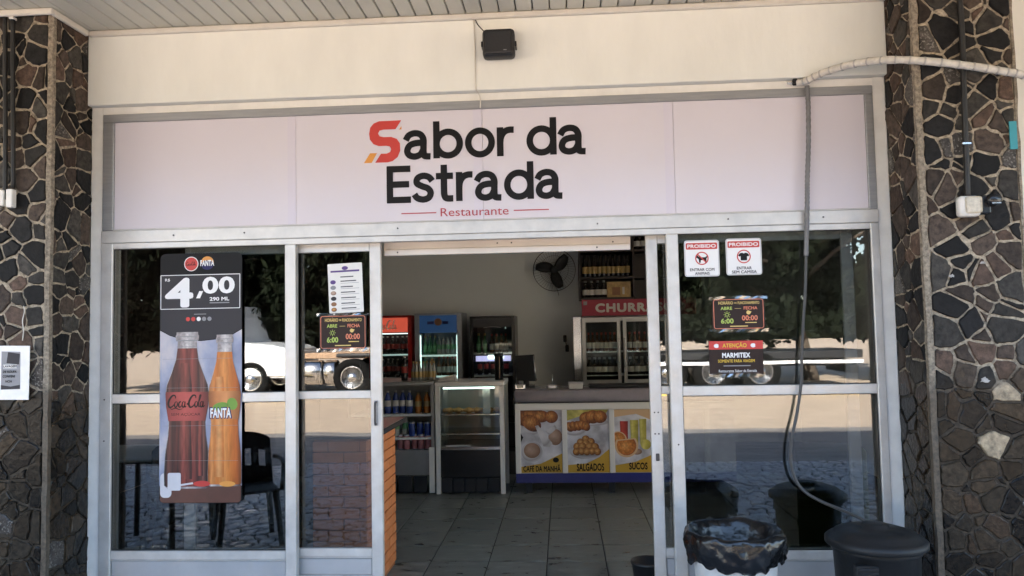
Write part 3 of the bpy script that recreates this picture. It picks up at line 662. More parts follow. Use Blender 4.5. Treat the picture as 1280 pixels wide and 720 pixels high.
def bott(x, z0, h, w, a=0.0, b=1.0, k=1.0):
    prof = [(t, r) for t, r in BOT if a < t < b]
    def rad(t):
        for (t0, r0), (t1, r1) in zip(BOT, BOT[1:]):
            if t0 <= t <= t1: return r0+(r1-r0)*(t-t0)/(t1-t0)
    prof = [(a, rad(a))]+prof+[(b, rad(b))]
    return [(x+r*w*k, z0+t*h) for t, r in prof]+[(x-r*w*k, z0+t*h) for t, r in prof[::-1]]
ps = thing('drinks_poster', (-2.02, -0.006, 0.70), 'tall drinks poster with two bottles and a 4,00 price stuck on the left pane', 'poster')
y = -0.0225; X0, X1 = -2.257, -1.785
poly('sheet', 'ink_black', ps, rrect(X0, X1, 0.705, 2.092, 0.03), -0.0215, 0.002)
poly('sky_picture', 'poster_sky', ps, [(X0+.001, 1.66), (-2.20, 1.630), (-2.12, 1.607), (-2.02, 1.598), (-1.92, 1.607), (-1.84, 1.630), (X1-.001, 1.66), (X1-.001, 0.80), (X0+.001, 0.80)], y)
rect('picture_base', 'poster_table', ps, X0+.006, X1-.006, 0.708, 0.832, y-0.0009, 0.02)
pp = poly('price_panel', 'ink_grey', ps, rrect(X0+.004, X1-.012, 1.780, 1.970, 0), y-0.0004)
frame_lines('price_border', 'ink_white', pp, X0+.004, X1-.012, 1.780, 1.970, 0.004, y-0.0012)
poly('band', 'ink_grey', ps, [(X0+.002, 1.775), (X1-.002, 1.775), (X1-.002, 1.664), (-1.84, 1.634), (-1.92, 1.611), (-2.02, 1.602), (-2.12, 1.611), (-2.20, 1.634), (X0+.002, 1.664)], y-0.0003)
yt = y-0.0016
text('lettering', '4', 'ink_white', pp, -2.228, -2.065, 1.788, 1.955, yt, 0.035)
poly('lettering', 'ink_white', ps, [(-2.030, 1.878), (-2.008, 1.878), (-2.026, 1.838), (-2.048, 1.838)], yt)
text('lettering', '00', 'ink_white', pp, -2.012, -1.826, 1.862, 1.957, yt, 0.035)
text('lettering', 'R$', 'ink_white', pp, -2.228, -2.200, 1.934, 1.952, yt, 0.01)
text('lettering', '290 ML', 'ink_white', pp, -1.970, -1.857, 1.822, 1.843, yt, 0.03)
rect('lettering', 'ink_midgrey', ps, -1.970, -1.857, 1.808, 1.814, yt)
poly('round_logo', 'ink_white', ps, ell(-2.077, 2.032, 0.041, 0.041), yt+0.0004); poly('round_logo', 'ink_red', ps, ell(-2.077, 2.032, 0.037, 0.037), yt-0.0004)
script('script_lettering', 'ink_choc', ps, -2.107, -2.049, 2.020, 2.044, yt-0.0012)
poly('round_logo', 'ink_orange', ps, ell(-1.984, 2.036, 0.037, 0.037), yt+0.0002); poly('round_logo', 'ink_navy', ps, ell(-1.984, 2.024, 0.035, 0.027), yt-0.0004)
text('lettering', 'FANTA', 'ink_white', ps, -2.024, -1.944, 2.018, 2.052, yt-0.0012, 0.04)
for i, m in enumerate(('ink_red', 'ink_red', 'ink_white', 'ink_midgrey', 'ink_midgrey')): poly('small_logo', m, ps, ell(-2.095+0.031*i, 1.722, 0.012, 0.012, 14), yt)
rect('lettering', 'ink_midgrey', ps, -2.06, -1.99, 1.747, 1.751, yt)
# the two printed bottles
bx, bz, bh, bw = -2.098, 0.785, 0.865, 0.275
poly('bottle_picture', 'poster_glass', ps, bott(bx, bz, bh, bw), y-0.0016)
poly('bottle_picture', 'poster_cola', ps, bott(bx, bz, bh, bw, 0.012, 0.895, 0.965), y-0.0022)
poly('bottle_shine', 'poster_cola_light', ps, bott(bx-0.012, bz, bh, bw, 0.06, 0.80, 0.33), y-0.0027)
poly('bottle_shine', 'poster_cola_light', ps, bott(bx+0.075, bz, bh, bw*0.25, 0.08, 0.55, 0.55), y-0.0027)
poly('bottle_label', 'poster_cola_label', ps, bott(bx, bz, bh, bw, 0.43, 0.615, 0.985), y-0.0032)
script('script_lettering', 'ink_choc', ps, -2.212, -1.988, 1.220, 1.300, y-0.0038)
text('lettering', 'SEM AÇÚCAR', 'ink_choc', ps, -2.188, -2.02, 1.182, 1.204, y-0.0038, 0.0)
ribbons('bottle_ring', 'ink_midgrey', ps, [([(bx-.064, bz+.945*bh), (bx+.064, bz+.945*bh)], .006, False), ([(bx-.058, bz+.972*bh), (bx+.058, bz+.972*bh)], .004, False), ([(bx-.058, bz+.905*bh), (bx+.058, bz+.905*bh)], .003, False)], y-0.0034)
ox, oz, oh, ow = -1.882, 0.797, 0.835, 0.205
poly('bottle_picture', 'poster_glass', ps, bott(ox, oz, oh, ow), y-0.0040)
poly('bottle_picture', 'poster_orange', ps, bott(ox, oz, oh, ow, 0.012, 0.885, 0.965), y-0.0045)
poly('bottle_shine', 'poster_orange_light', ps, bott(ox-0.03, oz, oh, ow, 0.06, 0.72, 0.30), y-0.0050)
poly('bottle_label', 'poster_label_orange', ps, bott(ox, oz, oh, ow, 0.44, 0.625, 0.985), y-0.0055)
poly('fruit_picture', 'ink_leaf', ps, ell(-1.838, 1.248, 0.030, 0.034, 16, 0.4), y-0.0060)
poly('fruit_picture', 'ink_leaf', ps, ell(-1.905, 1.235, 0.045, 0.022, 16, 0.2), y-0.0060)
text('lettering', 'FANTA', 'ink_navy', ps, -1.968, -1.838, 1.166, 1.232, y-0.0064, 0.075)
text('lettering', 'FANTA', 'ink_white', ps, -1.962, -1.844, 1.172, 1.226, y-0.0070, 0.035)
ribbons('bottle_ring', 'ink_midgrey', ps, [([(ox-.047, oz+.945*oh), (ox+.047, oz+.945*oh)], .005, False), ([(ox-.043, oz+.972*oh), (ox+.043, oz+.972*oh)], .003, False)], y-0.0056)
poly('cap_picture', 'ink_red', ps, ell(-2.01, 0.812, 0.048, 0.016), y-0.0060); poly('cap_picture', 'ink_orange', ps, ell(-1.865, 0.810, 0.045, 0.015), y-0.0060)
poly('plate_picture', 'poster_cloud', ps, rrect(-2.250, -2.185, 0.735, 0.87, 0.025), y-0.0012); poly('ice_picture', 'poster_cloud', ps, rrect(-2.205, -2.130, 0.775, 0.872, 0.01), y-0.0050)
ribbons('chain_picture', 'poster_cloud', ps, [([(-2.13, 0.805), (-2.06, 0.815)], .010, False)], y-0.0052)
rn = random.Random(3)
ribbons('crease', 'ink_midgrey', ps, [([(X0+.02, zz), (X1-.02, zz+rn.uniform(-.006, .006))], 0.0012, False) for zz in (0.94, 1.13, 1.34, 1.50)], y-0.0072)

def hours(loc, x0, x1, z0, z1, y, label):
    t = thing('hours_sign', loc, label, 'sign', 'opening hours signs'); w, h = x1-x0, z1-z0
    u = lambda a: x0+a*w; q = lambda b: z0+b*h
    poly('card', 'ink_choc', t, rrect(x0, x1, z0, z1, 0.012), y, 0.002)
    frame_lines('border', 'ink_salmon', t, x0+.008, x1-.008, z0+.008, z1-.008, 0.003, y-0.0006, 0.012)
    yy = y-0.0008
    text('lettering', 'HORÁRIO', 'ink_gold', t, u(.12), u(.40), q(.80), q(.92), yy, 0.02); text('lettering', 'DE', 'ink_gold', t, u(.42), u(.47), q(.82), q(.87), yy, 0.02)
    text('lettering', 'FUNCIONAMENTO', 'ink_gold', t, u(.49), u(.90), q(.80), q(.89), yy, 0.02)
    text('lettering', 'ABRE', 'ink_green', t, u(.16), u(.38), q(.63), q(.73), yy, 0.03); text('lettering', 'FECHA', 'ink_salmon', t, u(.60), u(.86), q(.63), q(.73), yy, 0.02)
    text('lettering', '6:00', 'ink_green', t, u(.16), u(.40), q(.20), q(.36), yy, 0.035); text('lettering', '00:00', 'ink_salmon', t, u(.56), u(.86), q(.29), q(.45), yy, 0.025)
    L = [([(u(.28)+.012*math.cos(a), q(.48)+.012*math.sin(a)), (u(.28)+.018*math.cos(a), q(.48)+.018*math.sin(a))], .003, False) for a in [k*math.pi/4 for k in range(8)]]
    L.append((ell(u(.28), q(.48), .008, .008, 14), .003, True)); ribbons('sun_symbol', 'ink_green', t, L, yy)
    poly('moon_symbol', 'ink_gold', t, ell(u(.69), q(.54), .011, .011, 14, 0, 100, 330)+ell(u(.715), q(.565), .009, .010, 10, 0, 0, 1)[:1], yy)
    rect('lettering', 'ink_gold', t, u(.62), u(.84), q(.21), q(.235), yy); rect('lettering', 'ink_gold', t, u(.33), u(.67), q(.10), q(.13), yy)
    rect('line', 'ink_gold', t, u(.43), u(.55), q(.665), q(.675), yy)
    n = 14; rn = random.Random(int(x0*1000) % 97)         # strips of clear tape along the bottom and top edge
    for zz, hh in ((z0-.012, .018), (z1-.006, .016)):
        v = []
        for i in range(n+1):
            xx = x0-.015+(w+.03)*i/n; v += [(xx, y-.003+rn.uniform(-.003, .001), zz+rn.uniform(-.004, .004)), (xx, y-.003+rn.uniform(-.003, .001), zz+hh+rn.uniform(-.004, .004))]
        pydata('tape', v, [(2*i, 2*i+2, 2*i+3, 2*i+1) for i in range(n)], 'tape_film', t)
glass('tape_film', (0.86, 0.85, 0.83), 0.16, 0.12)
hours((-1.23, 0.05, 1.53), -1.369, -1.100, 1.536, 1.731, 0.0515, 'dark opening hours sign below the white menu on the left door leaf')
hours((0.94, -0.01, 1.60), 0.803, 1.080, 1.604, 1.775, -0.007, 'dark opening hours sign on the right pane below the two prohibition signs')
mn = thing('menu_sheet', (-1.21, 0.05, 1.74), 'white menu sheet with small dish pictures taped inside the left door leaf', 'menu')
def T2(x, z): a = R(2.0); cx, cz = -1.2175, 1.8815; return (cx+(x-cx)*math.cos(a)-(z-cz)*math.sin(a), cz+(x-cx)*math.sin(a)+(z-cz)*math.cos(a))
y = 0.0515
poly('sheet', 'paper', mn, [T2(*p) for p in rrect(-1.316, -1.119, 1.742, 2.021, 0.006)], y, 0.002)
for a, b, c, d, m in [(-1.300, -1.135, 1.972, 1.982, 'ink_purple')]+[(-1.245, -1.245+w_, z_, z_+.0055, 'ink_grey') for z_, w_ in ((1.942, .075), (1.918, .09), (1.886, .07), (1.855, .082), (1.824, .085), (1.793, .078), (1.765, .085))]+[(-1.245, -1.245+.105, z_, z_+.002, 'ink_midgrey') for z_ in (1.908, 1.877, 1.846, 1.815, 1.784, 1.758)]:
    poly('print_line', m, mn, [T2(*p) for p in [(a, c), (b, c), (b, d), (a, d)]], y-0.0007)
poly('emblem', 'ink_purple', mn, [T2(*p) for p in ell(-1.217, 1.994, .018, .011)], y-0.0008)
for k, m in enumerate(('ink_purple', 'ink_midgrey', 'photo_coffee', 'ink_grey', 'photo_brown', 'photo_fried')): poly('dish_picture', m, mn, [T2(*p) for p in ell(-1.288, 1.917-.031*k, .016, .012, 14)], y-0.0007)
def nosign(x0, x1, z0, z1, lines, label):
    t = thing('prohibition_sign', ((x0+x1)/2, -0.01, z0), label, 'sign', 'prohibition signs'); w, h = x1-x0, z1-z0; y = -0.007
    u = lambda a: x0+a*w; q = lambda b: z0+b*h
    poly('plate', 'ink_white', t, rrect(x0, x1, z0, z1, .014), y, .002); frame_lines('border', 'ink_midgrey', t, x0+.004, x1-.004, z0+.004, z1-.004, .002, y-.0005, .011)
    bd = rect('band', 'ink_red', t, u(.05), u(.95), q(.75), q(.93), y-.0006, .006)
    text('lettering', 'PROIBIDO', 'ink_white', bd, u(.09), u(.91), q(.79), q(.89), y-.0014, .03)
    for k, s in enumerate(lines):
        a, b = s[1]; text('lettering', s[0], 'ink_black', t, u(a), u(b), q(.15-.105*k), q(.23-.105*k), y-.0008, .025)
    return t, u, q, y
t, u, q, y = nosign(.664, .850, 1.895, 2.091, [('ENTRAR COM', (.15, .85)), ('ANIMAIS', (.29, .71))], 'white no-animals sign with crossed-out dog, left of the two red-headed signs')
dog = [(.32, .57), (.37, .60), (.40, .56), (.46, .53), (.60, .53), (.66, .58), (.67, .55), (.63, .49), (.63, .38), (.59, .38), (.58, .45), (.47, .45), (.46, .38), (.42, .38), (.41, .47), (.37, .51), (.33, .52)]
poly('dog_symbol', 'ink_black', t, [(u(a), q(b)) for a, b in dog], y-.0008)
ribbons('ban_ring', 'ink_red', t, [(ell(u(.5), q(.5), .033, .033, 28), .006, True), ([(u(.5)-.022, q(.5)+.022), (u(.5)+.022, q(.5)-.022)], .006, False)], y-.0016)
t, u, q, y = nosign(.886, 1.074, 1.898, 2.095, [('ENTRAR', (.29, .71)), ('SEM CAMISA', (.15, .85))], 'white no-shirtless sign with black shirt symbol, right of the two red-headed signs')
shirt = [(.40, .60), (.46, .61), (.50, .585), (.54, .61), (.60, .60), (.66, .54), (.62, .50), (.59, .52), (.59, .40), (.41, .40), (.41, .52), (.38, .50), (.34, .54)]
poly('shirt_symbol', 'ink_black', t, [(u(a), q(b)) for a, b in shirt], y-.0008)
ribbons('ban_ring', 'ink_red', t, [(ell(u(.5), q(.505), .034, .034, 28), .006, True)], y-.0016)
t = thing('notice_sign', (.92, -.01, 1.36), 'black and red takeaway lunch notice below the hours sign on the right pane', 'sign')
x0, x1, z0, z1, y = .779, 1.063, 1.366, 1.545, -.007; u = lambda a: x0+a*(x1-x0); q = lambda b: z0+b*(z1-z0)
rect('card', 'ink_choc', t, x0, x1, z0, z1, y, 0, .002); rect('band', 'ink_red', t, x0, x1, q(.75), z1, y-.0006)
text('lettering', 'ATENÇÃO', 'ink_yellow', t, u(.25), u(.70), q(.78), q(.955), y-.0014, .03)
for s in (.14, .82): poly('symbol', 'ink_white', t, ell(u(s), q(.86), .014, .011, 14, 0, 40, 320), y-.0014)
text('lettering', 'MARMITEX', 'ink_white', t, u(.24), u(.76), q(.50), q(.65), y-.0008, .04)
text('lettering', 'SOMENTE PARA VIAGEM', 'ink_yellow', t, u(.16), u(.84), q(.36), q(.45), y-.0008, .02)
rect('print_line', 'ink_midgrey', t, u(.26), u(.76), q(.245), q(.275), y-.0008)
text('lettering', 'Restaurante Sabor da Estrada', 'ink_white', t, u(.17), u(.87), q(.07), q(.15), y-.0008, .0)
rn = random.Random(6); v = []; n = 16
for i in range(n+1):
    xx = x0-.004+(x1-x0+.008)*i/n; v += [(xx, y-.004+rn.uniform(-.003, .001), z0-.016+rn.uniform(-.004, .004)), (xx, y-.003+rn.uniform(-.002, .001), z0+.006+rn.uniform(-.003, .003))]
pydata('tape', v, [(2*i, 2*i+2, 2*i+3, 2*i+1) for i in range(n)], 'tape_film', t)

# ------------------------------------------------------------------ loudspeaker, cables, hoses, things on the pillars
sp = thing('loudspeaker', (-.31, -.06, 3.09), 'small black box loudspeaker on the cream wall above the sign', 'speaker')
box('body', 'black_plastic', sp, -.400, -.225, -.155, -.075, 3.100, 3.255, .022, 4)
box('grille', 'black_plastic', sp, -.388, -.237, -.162, -.150, 3.112, 3.243, .010, 2)
box('bracket', 'black_gloss', sp, -.409, -.399, -.13, -.062, 3.165, 3.195, .003, 1); box('bracket', 'black_gloss', sp, -.226, -.216, -.13, -.062, 3.160, 3.190, .003, 1)
box('bracket_plate', 'black_gloss', sp, -.38, -.245, -.074, -.0605, 3.15, 3.20)
box('badge', 'ink_midgrey', sp, -.285, -.268, -.1635, -.1622, 3.128, 3.133)
tag(tube('speaker_cable', 'cable_black', None, smooth_path([(-.445, -.066, 3.345), (-.43, -.075, 3.31), (-.40, -.09, 3.27), (-.375, -.10, 3.24)], 4), .003), 'thin dark cable from the ceiling joint to the loudspeaker', 'cable')
tag(tube('wall_wire', 'trim_white', None, smooth_path([(-.452, -.066, 3.34), (-.45, -.066, 3.20), (-.449, -.066, 3.02), (-.447, -.067, 2.955), (-.435, -.030, 2.935), (-.428, -.024, 2.905), (-.430, -.023, 2.86)], 5), .0038), 'thin white wire running down the cream wall beside the loudspeaker', 'wire')
ho = thing('insulated_hose', (1.29, -.03, 2.92), 'pale taped insulated pipe curving from the sign corner across the right pillar', 'pipe')
HP = smooth_path([(1.287, -.035, 2.925), (1.330, -.06, 2.928), (1.40, -.12, 2.948), (1.52, -.24, 2.950), (1.64, -.37, 2.918), (1.80, -.42, 2.885), (2.0, -.425, 2.850), (2.14, -.425, 2.820), (2.24, -.43, 2.790), (2.36, -.43, 2.70)], 8)
rn = random.Random(8)
tube('pipe', 'insulation', ho, HP, [.0185+rn.uniform(-.0012, .0012) for _ in HP], 12)
for i in range(6, len(HP)-2, 3):
    a, b = Vector(HP[i]), Vector(HP[i+1]); d = (b-a).normalized()*.004; tube('tape_band', 'insulation_band', ho, [a-d, a+d], .0203, 12)
box('end_clip', 'black_gloss', ho, 1.262, 1.290, -.05, -.028, 2.912, 2.948, .006, 1); tube('pipe_stub', 'stainless', ho, [(1.235, -.04, 2.925), (1.275, -.04, 2.926)], .005)
dh = thing('drain_hose', (1.34, -.03, .66), 'grey drain hose hanging down the storefront into the black bin', 'hose')
H1 = smooth_path([(1.337, -.046, 2.905), (1.339, -.046, 2.80), (1.332, -.046, 2.588), (1.318, -.048, 2.40), (1.312, -.050, 2.287), (1.303, -.046, 2.10), (1.296, -.044, 1.988)], 12)
tube('corrugated_tube', 'hose_grey', dh, H1, [.0135 if i % 2 else .0115 for i in range(len(H1))], 10)
H2 = smooth_path([(1.297, -.044, 2.0), (1.284, -.045, 1.80), (1.268, -.046, 1.649), (1.252, -.046, 1.45), (1.243, -.046, 1.314), (1.215, -.048, 1.16), (1.184, -.055, 1.04), (1.170, -.06, .93), (1.185, -.07, .83), (1.225, -.09, .765), (1.290, -.14, .725), (1.355, -.24, .705), (1.405, -.36, .690), (1.43, -.43, .665), (1.438, -.46, .63)], 6)
tube('thin_tube', 'hose_dark', dh, H2, .0080, 10)
pc = thing('pillar_pipe', (1.97, -.38, 2.2), 'thin black conduit running down the right pillar to the white socket box', 'conduit')
tube('pipe', 'cable_black', pc, smooth_path([(1.972, -.385, 3.37), (1.977, -.385, 3.0), (1.969, -.386, 2.65), (1.966, -.386, 2.40), (1.962, -.386, 2.22)], 5), .0135, 10)
box('clamp', 'stainless', pc, 1.945, 1.988, -.401, -.372, 2.478, 2.490, .002, 1)
sb = thing('socket_box', (1.96, -.37, 2.12), 'white weathered socket box with a black plug on the right pillar', 'socket box')
box('housing', 'white_plastic', sb, 1.905, 2.006, -.425, -.372, 2.125, 2.226, .018, 3)
box('face', 'dirty_plastic', sb, 1.930, 2.004, -.433, -.424, 2.140, 2.220, .010, 2)
box('socket_holder', 'black_gloss', sb, 2.006, 2.050, -.425, -.372, 2.135, 2.225, .008, 2)
lathe('plug', 'black_gloss', sb, [(.026, 0), (.032, .012), (.032, .045), (.020, .055)], (0, 0, 0), 14).matrix_basis = Matrix.Translation((2.056, -.40, 2.200)) @ Matrix.Rotation(R(90), 4, 'X')
box('plug_collar', 'stainless', sb, 2.034, 2.076, -.462, -.459, 2.178, 2.184)
tag(box('turquoise_tag', 'turquoise', None, 2.178, 2.212, -.380, -.374, 2.452, 2.588), 'small turquoise plastic tag on the right pillar near its outer edge', 'tag')
mat('paper_old', (0.42, 0.40, 0.37), 0.8, var=0.4, vscale=60)
for k, (x, dz, m) in enumerate(((2.02, 1.905, .011), (1.875, 1.845, .012), (2.0, 1.345, .020))):
    rn = random.Random(k+2); P = [(x+m*rn.uniform(.5, 1.6)*math.cos(a), dz+m*rn.uniform(.3, .9)*math.sin(a)) for a in [2*math.pi*i/13 for i in range(13)]]
    tag(poly('paper_scrap', 'paper_old', None, P, -.3795, .0015), 'torn pale paper scrap on the right pillar, '+('highest, below the socket box', 'left one below the socket box', 'lowest, at the varnish line')[k], 'paper scrap')
nt_ = thing('paper_notice', (-2.85, -.37, 1.31), 'white paper notice in a plastic sleeve on the left pillar', 'notice')
poly('sleeve', 'plastic_sleeve', nt_, [(-3.03, 1.318), (-2.763, 1.314), (-2.760, 1.592), (-3.03, 1.598)], -.382, .004)
poly('photo', 'ink_midgrey', nt_, [(-2.912, 1.368), (-2.808, 1.370), (-2.810, 1.562), (-2.912, 1.566)], -.3828)
poly('photo_patch', 'ink_grey', nt_, [(-2.884, 1.505), (-2.816, 1.497), (-2.812, 1.552), (-2.876, 1.562)], -.3834)
poly('photo_patch', 'ink_grey', nt_, [(-2.912, 1.369), (-2.809, 1.371), (-2.809, 1.392), (-2.86, 1.384), (-2.912, 1.392)], -.3834)
rect('photo_patch', 'paper', nt_, -2.902, -2.828, 1.478, 1.497, -.3834)
for s, a, b, z in (('LAVAGEM', -2.900, -2.828, 1.482), ('DE ROUPA', -2.902, -2.828, 1.454), ('CONVENI', -2.902, -2.836, 1.430), ('NCIA', -2.888, -2.852, 1.404)): text('lettering', s, 'ink_black', nt_, a, b, z, z+.013, -.3842, .03, shear=.15)
for k, (x, z) in enumerate(((-2.862, 2.42), (-2.905, 2.36))):
    tag(tube('pillar_cable', 'cable_black', None, smooth_path([(x-.018, -.386, 3.34), (x-.012, -.386, 3.0), (x-.004, -.387, 2.7), (x, -.387, z)], 5), .011, 8), ('black cable down the left pillar, nearer the corner' if k == 0 else 'black cable down the left pillar, nearer the picture edge'), 'cable')
jb = thing('switch_box', (-2.88, -.38, 2.31), 'small white switch box ending the cables on the left pillar', 'box')
box('housing', 'white_plastic', jb, -2.884, -2.850, -.412, -.374, 2.315, 2.412, .006, 2); box('housing', 'white_plastic', jb, -2.925, -2.900, -.408, -.374, 2.325, 2.41, .006, 2)
box('clip', 'white_plastic', jb, -2.888, -2.866, -.405, -.374, 3.322, 3.334)
tag(tube('loose_wire', 'trim_white', None, smooth_path([(-2.800, -.378, 1.80), (-2.79, -.385, 1.77), (-2.80, -.384, 1.72), (-2.795, -.382, 1.67), (-2.80, -.382, 1.62)], 5), .0025), 'short loose pale wire hanging above the paper notice', 'wire')

# ------------------------------------------------------------------ bins in front of the right pane
wb = thing('white_bin', (.775, -.5, 0), 'white round bin lined with a black rubbish bag in front of the right pane', 'bin')
cx, cy = .775, -.5
lathe('tub', 'bin_white', wb, [(.150, 0), (.156, .02), (.192, .60), (.200, .605), (.200, .635), (.192, .637), (.180, .60), (.145, .03)], (cx, cy, 0), 36)
from mathutils import noise as NZ
v = []; f = []; n = 120
prof = smooth_path([(.120, .50), (.150, .58), (.170, .640), (.190, .672), (.210, .680), (.224, .664), (.228, .625), (.226, .585), (.218, .550), (.208, .535)], 3)
for j, q in enumerate(prof):
    t_ = j/(len(prof)-1); am = .006+.026*max(0, t_-.25)
    for k in range(n):
        a = 2*math.pi*k/n; d = Vector((math.cos(a), math.sin(a), 0)); P = Vector((d.x*2.1, d.y*2.1, q.y*9))
        w = am*(1.1*NZ.noise(P*1.3)+.8*abs(NZ.noise(P*3.1+Vector((3, 1, 7))))+.55*abs(NZ.noise(P*6.3))-.35)
        drop = max(0, t_-.55)/.45*(-.030*NZ.noise(Vector((d.x*1.7, d.y*1.7, 5)))-.035*NZ.noise(Vector((d.x*4, d.y*4, 1))))+.012*NZ.noise(Vector((d.x*2.4, d.y*2.4, 9+t_)))
        v.append((cx+(q.x+w)*d.x, cy+(q.x+w)*d.y, q.y+drop+.004*NZ.noise(P*7)))
for j in range(len(prof)-1):
    for k in range(n): a, b = j*n+k, j*n+(k+1) % n; f.append((a, b, b+n, a+n))
f.append(tuple(range(n-1, -1, -1)))
pydata('rubbish_bag', v, f, 'bag_black', wb, True)
bb = thing('black_bin', (1.415, -.5, 0), 'large black plastic bin with lid under the drain hose', 'bin')
cx, cy = 1.415, -.5
lathe('tub', 'bin_black', bb, [(.150, 0), (.158, .02), (.186, .58), (.194, .585), (.194, .612), (.186, .615)], (cx, cy, 0), 40)
lathe('lid', 'bin_black', bb, [(.212, .606), (.220, .612), (.220, .634), (.206, .646), (.185, .652), (.178, .666), (.120, .684), (.060, .690), (.058, .702), (.030, .706), (.002, .706)], (cx, cy, 0), 40)
box('handle_plate', 'bin_black', bb, cx-.155, cx-.055, cy-.178, cy-.13, .50, .56, .006, 1)
for k in range(3): box('handle_slot', 'black_gloss', bb, cx-.148, cx-.062, cy-.183, cy-.177, .508+.018*k, .516+.018*k)
ib = thing('waste_bin', (.492, .62, 0), 'small black waste bin inside the doorway at the right leaf', 'bin')
lathe('tub', 'black_plastic', ib, [(.085, .033), (.105, .215), (.112, .22), (.112, .235), (.100, .236), (.082, .01)], (.492, .62, -.028), 24)

# ------------------------------------------------------------------ inside: bottles and cans
def bottle_mesh(kind, h, r, glass_m, label_m, cap_m):
    if kind == 'can': prof = [(r*.85, 0), (r, h*.05), (r, h*.9), (r*.82, h*.97), (r*.8, h)]; sp_ = lambda i: 1 if i == 1 else 0
    elif kind == 'pet': prof = [(r*.9, 0), (r, h*.05), (r, h*.30), (r*.97, h*.32), (r*.97, h*.58), (r, h*.6), (r*.8, h*.75), (r*.38, h*.90), (r*.38, h*.93), (r*.42, h*.93), (r*.42, h)]; sp_ = lambda i: 1 if i == 3 else 2 if i >= 8 else 0
    else: prof = [(r*.92, 0), (r, h*.03), (r, h*.16), (r*1.01, h*.165), (r*1.01, h*.47), (r, h*.475), (r*.95, h*.55), (r*.45, h*.70), (r*.38, h*.88), (r*.44, h*.885), (r*.44, h)]; sp_ = lambda i: 1 if i == 3 else 2 if i >= 8 else 0
    n = 10; v, f = lathe_geo(prof, (0, 0, 0), n); me = bpy.data.meshes.new('bottle'); me.from_pydata(v, [], f); me.update()
    for m in (glass_m, label_m, cap_m): me.materials.append(MATS[m])
    for i, p in enumerate(me.polygons):
        p.use_smooth = len(p.vertices) == 4
        if i < (len(prof)-1)*n: p.material_index = sp_(i//n)
        elif i == (len(prof)-1)*n+1 and kind != 'can': p.material_index = 2
    return me
ORD = ['leftmost', 'second from left', 'third from left', 'fourth from left', 'fifth from left', 'sixth from left', 'seventh from left', 'eighth from left', 'ninth from left', 'tenth from left']
def row(me, name, x0, x1, n, y, z, label, cat, group, rnd, jy=.02, skip=0.0):
    for i in range(n):
        o = bpy.data.objects.new(name, me); COL.objects.link(o); o.location = (x0+(x1-x0)*(i+.5)/n+rnd.uniform(-.004, .004), y+rnd.uniform(-jy, jy), z); o.rotation_euler.z = rnd.uniform(0, 6)
        tag(o, label+(', '+('rightmost' if i == n-1 else ORD[i]) if n > 1 else ''), cat, group)
rb = random.Random(17)
B_green = bottle_mesh('glass', .27, .032, 'bottle_green', 'label_green', 'label_gold')
B_clear = bottle_mesh('pet', .24, .032, 'bottle_clear', 'label_green', 'label_white')
B_amber = bottle_mesh('glass', .26, .032, 'bottle_amber', 'label_white', 'label_red')
B_cola = bottle_mesh('pet', .25, .034, 'bottle_dark', 'label_red', 'label_white')
B_blue = bottle_mesh('pet', .23, .034, 'bottle_blue', 'label_white', 'label_white')
B_gold = bottle_mesh('pet', .21, .036, 'bottle_orange', 'label_gold', 'label_gold')
B_orange = bottle_mesh('pet', .25, .036, 'bottle_orange', 'label_white', 'label_white')
B_wine = bottle_mesh('glass', .31, .038, 'bottle_dark', 'label_gold', 'bottle_dark')
B_white = bottle_mesh('glass', .24, .045, 'bottle_dark', 'label_white', 'can_silver')
B_small = bottle_mesh('glass', .20, .024, 'bottle_clear', 'label_gold', 'label_gold')
C_pink = bottle_mesh('can', .15, .033, 'can_silver', 'can_pink', 'can_silver')
C_blue = bottle_mesh('can', .15, .033, 'can_silver', 'bottle_blue', 'can_silver')

# ------------------------------------------------------------------ inside: fridges along the back wall
def fridge(x0, x1, zt, y, body, head_m, inner, label, shelves, head_h=.19, fw=.055, dep=.62, led='led', strips=True):
    g = thing('drinks_fridge', ((x0+x1)/2, y+dep/2, 0), label, 'fridge')
    boxes('cabinet', body, g, [(x0, x0+.035, y+.04, y+dep, .06, zt), (x1-.035, x1, y+.04, y+dep, .06, zt), (x0+.035, x1-.035, y+.04, y+dep, zt-.035, zt), (x0+.035, x1-.035, y+.04, y+dep, .06, .42)])
    box('back_panel', inner, g, x0+.035, x1-.035, y+dep-.03, y+dep, .42, zt-.035)
    box('base', 'counter_base', g, x0+.02, x1-.02, y+.06, y+dep, 0, .06)
    box('header', head_m, g, x0+fw, x1-fw, y+.008, y+.039, zt-.03-head_h, zt-.03)
    df = boxes('door_frame', body, g, [(x0, x0+fw, y, y+.038, .40, zt), (x1-fw, x1, y, y+.038, .40, zt), (x0+fw, x1-fw, y, y+.038, zt-.03, zt), (x0+fw, x1-fw, y, y+.038, .40, .46)])
    box('kick_grille', 'counter_base', g, x0, x1, y+.005, y+.035, .08, .39)
    box('door_glass', 'clear_glass', df, x0+fw, x1-fw, y+.015, y+.021, .46, zt-.031-head_h)
    for z in shelves: box('shelf', 'fridge_inner', g, x0+.037, x1-.037, y+.06, y+dep-.04, z-.018, z)
    if strips:
        for sx in (x0+fw+.004, x1-fw-.012): box('light_strip', led, g, sx, sx+.008, y+.046, y+.056, .48, zt-.06-head_h)
    return g
g = fridge(-2.66, -2.068, 1.864, 6.2, 'fridge_red', 'fridge_red_lit', 'fridge_inner_dark', 'red cola fridge with a lit red header at the left of the back wall', (1.33, 1.02), .20, .05, strips=False)
script('script_lettering', 'ink_white', g, -2.60, -2.26, 1.66, 1.80, 6.2065)
box('light_strip', 'led', g, -2.6, -2.13, 6.25, 6.27, 1.612, 1.622)
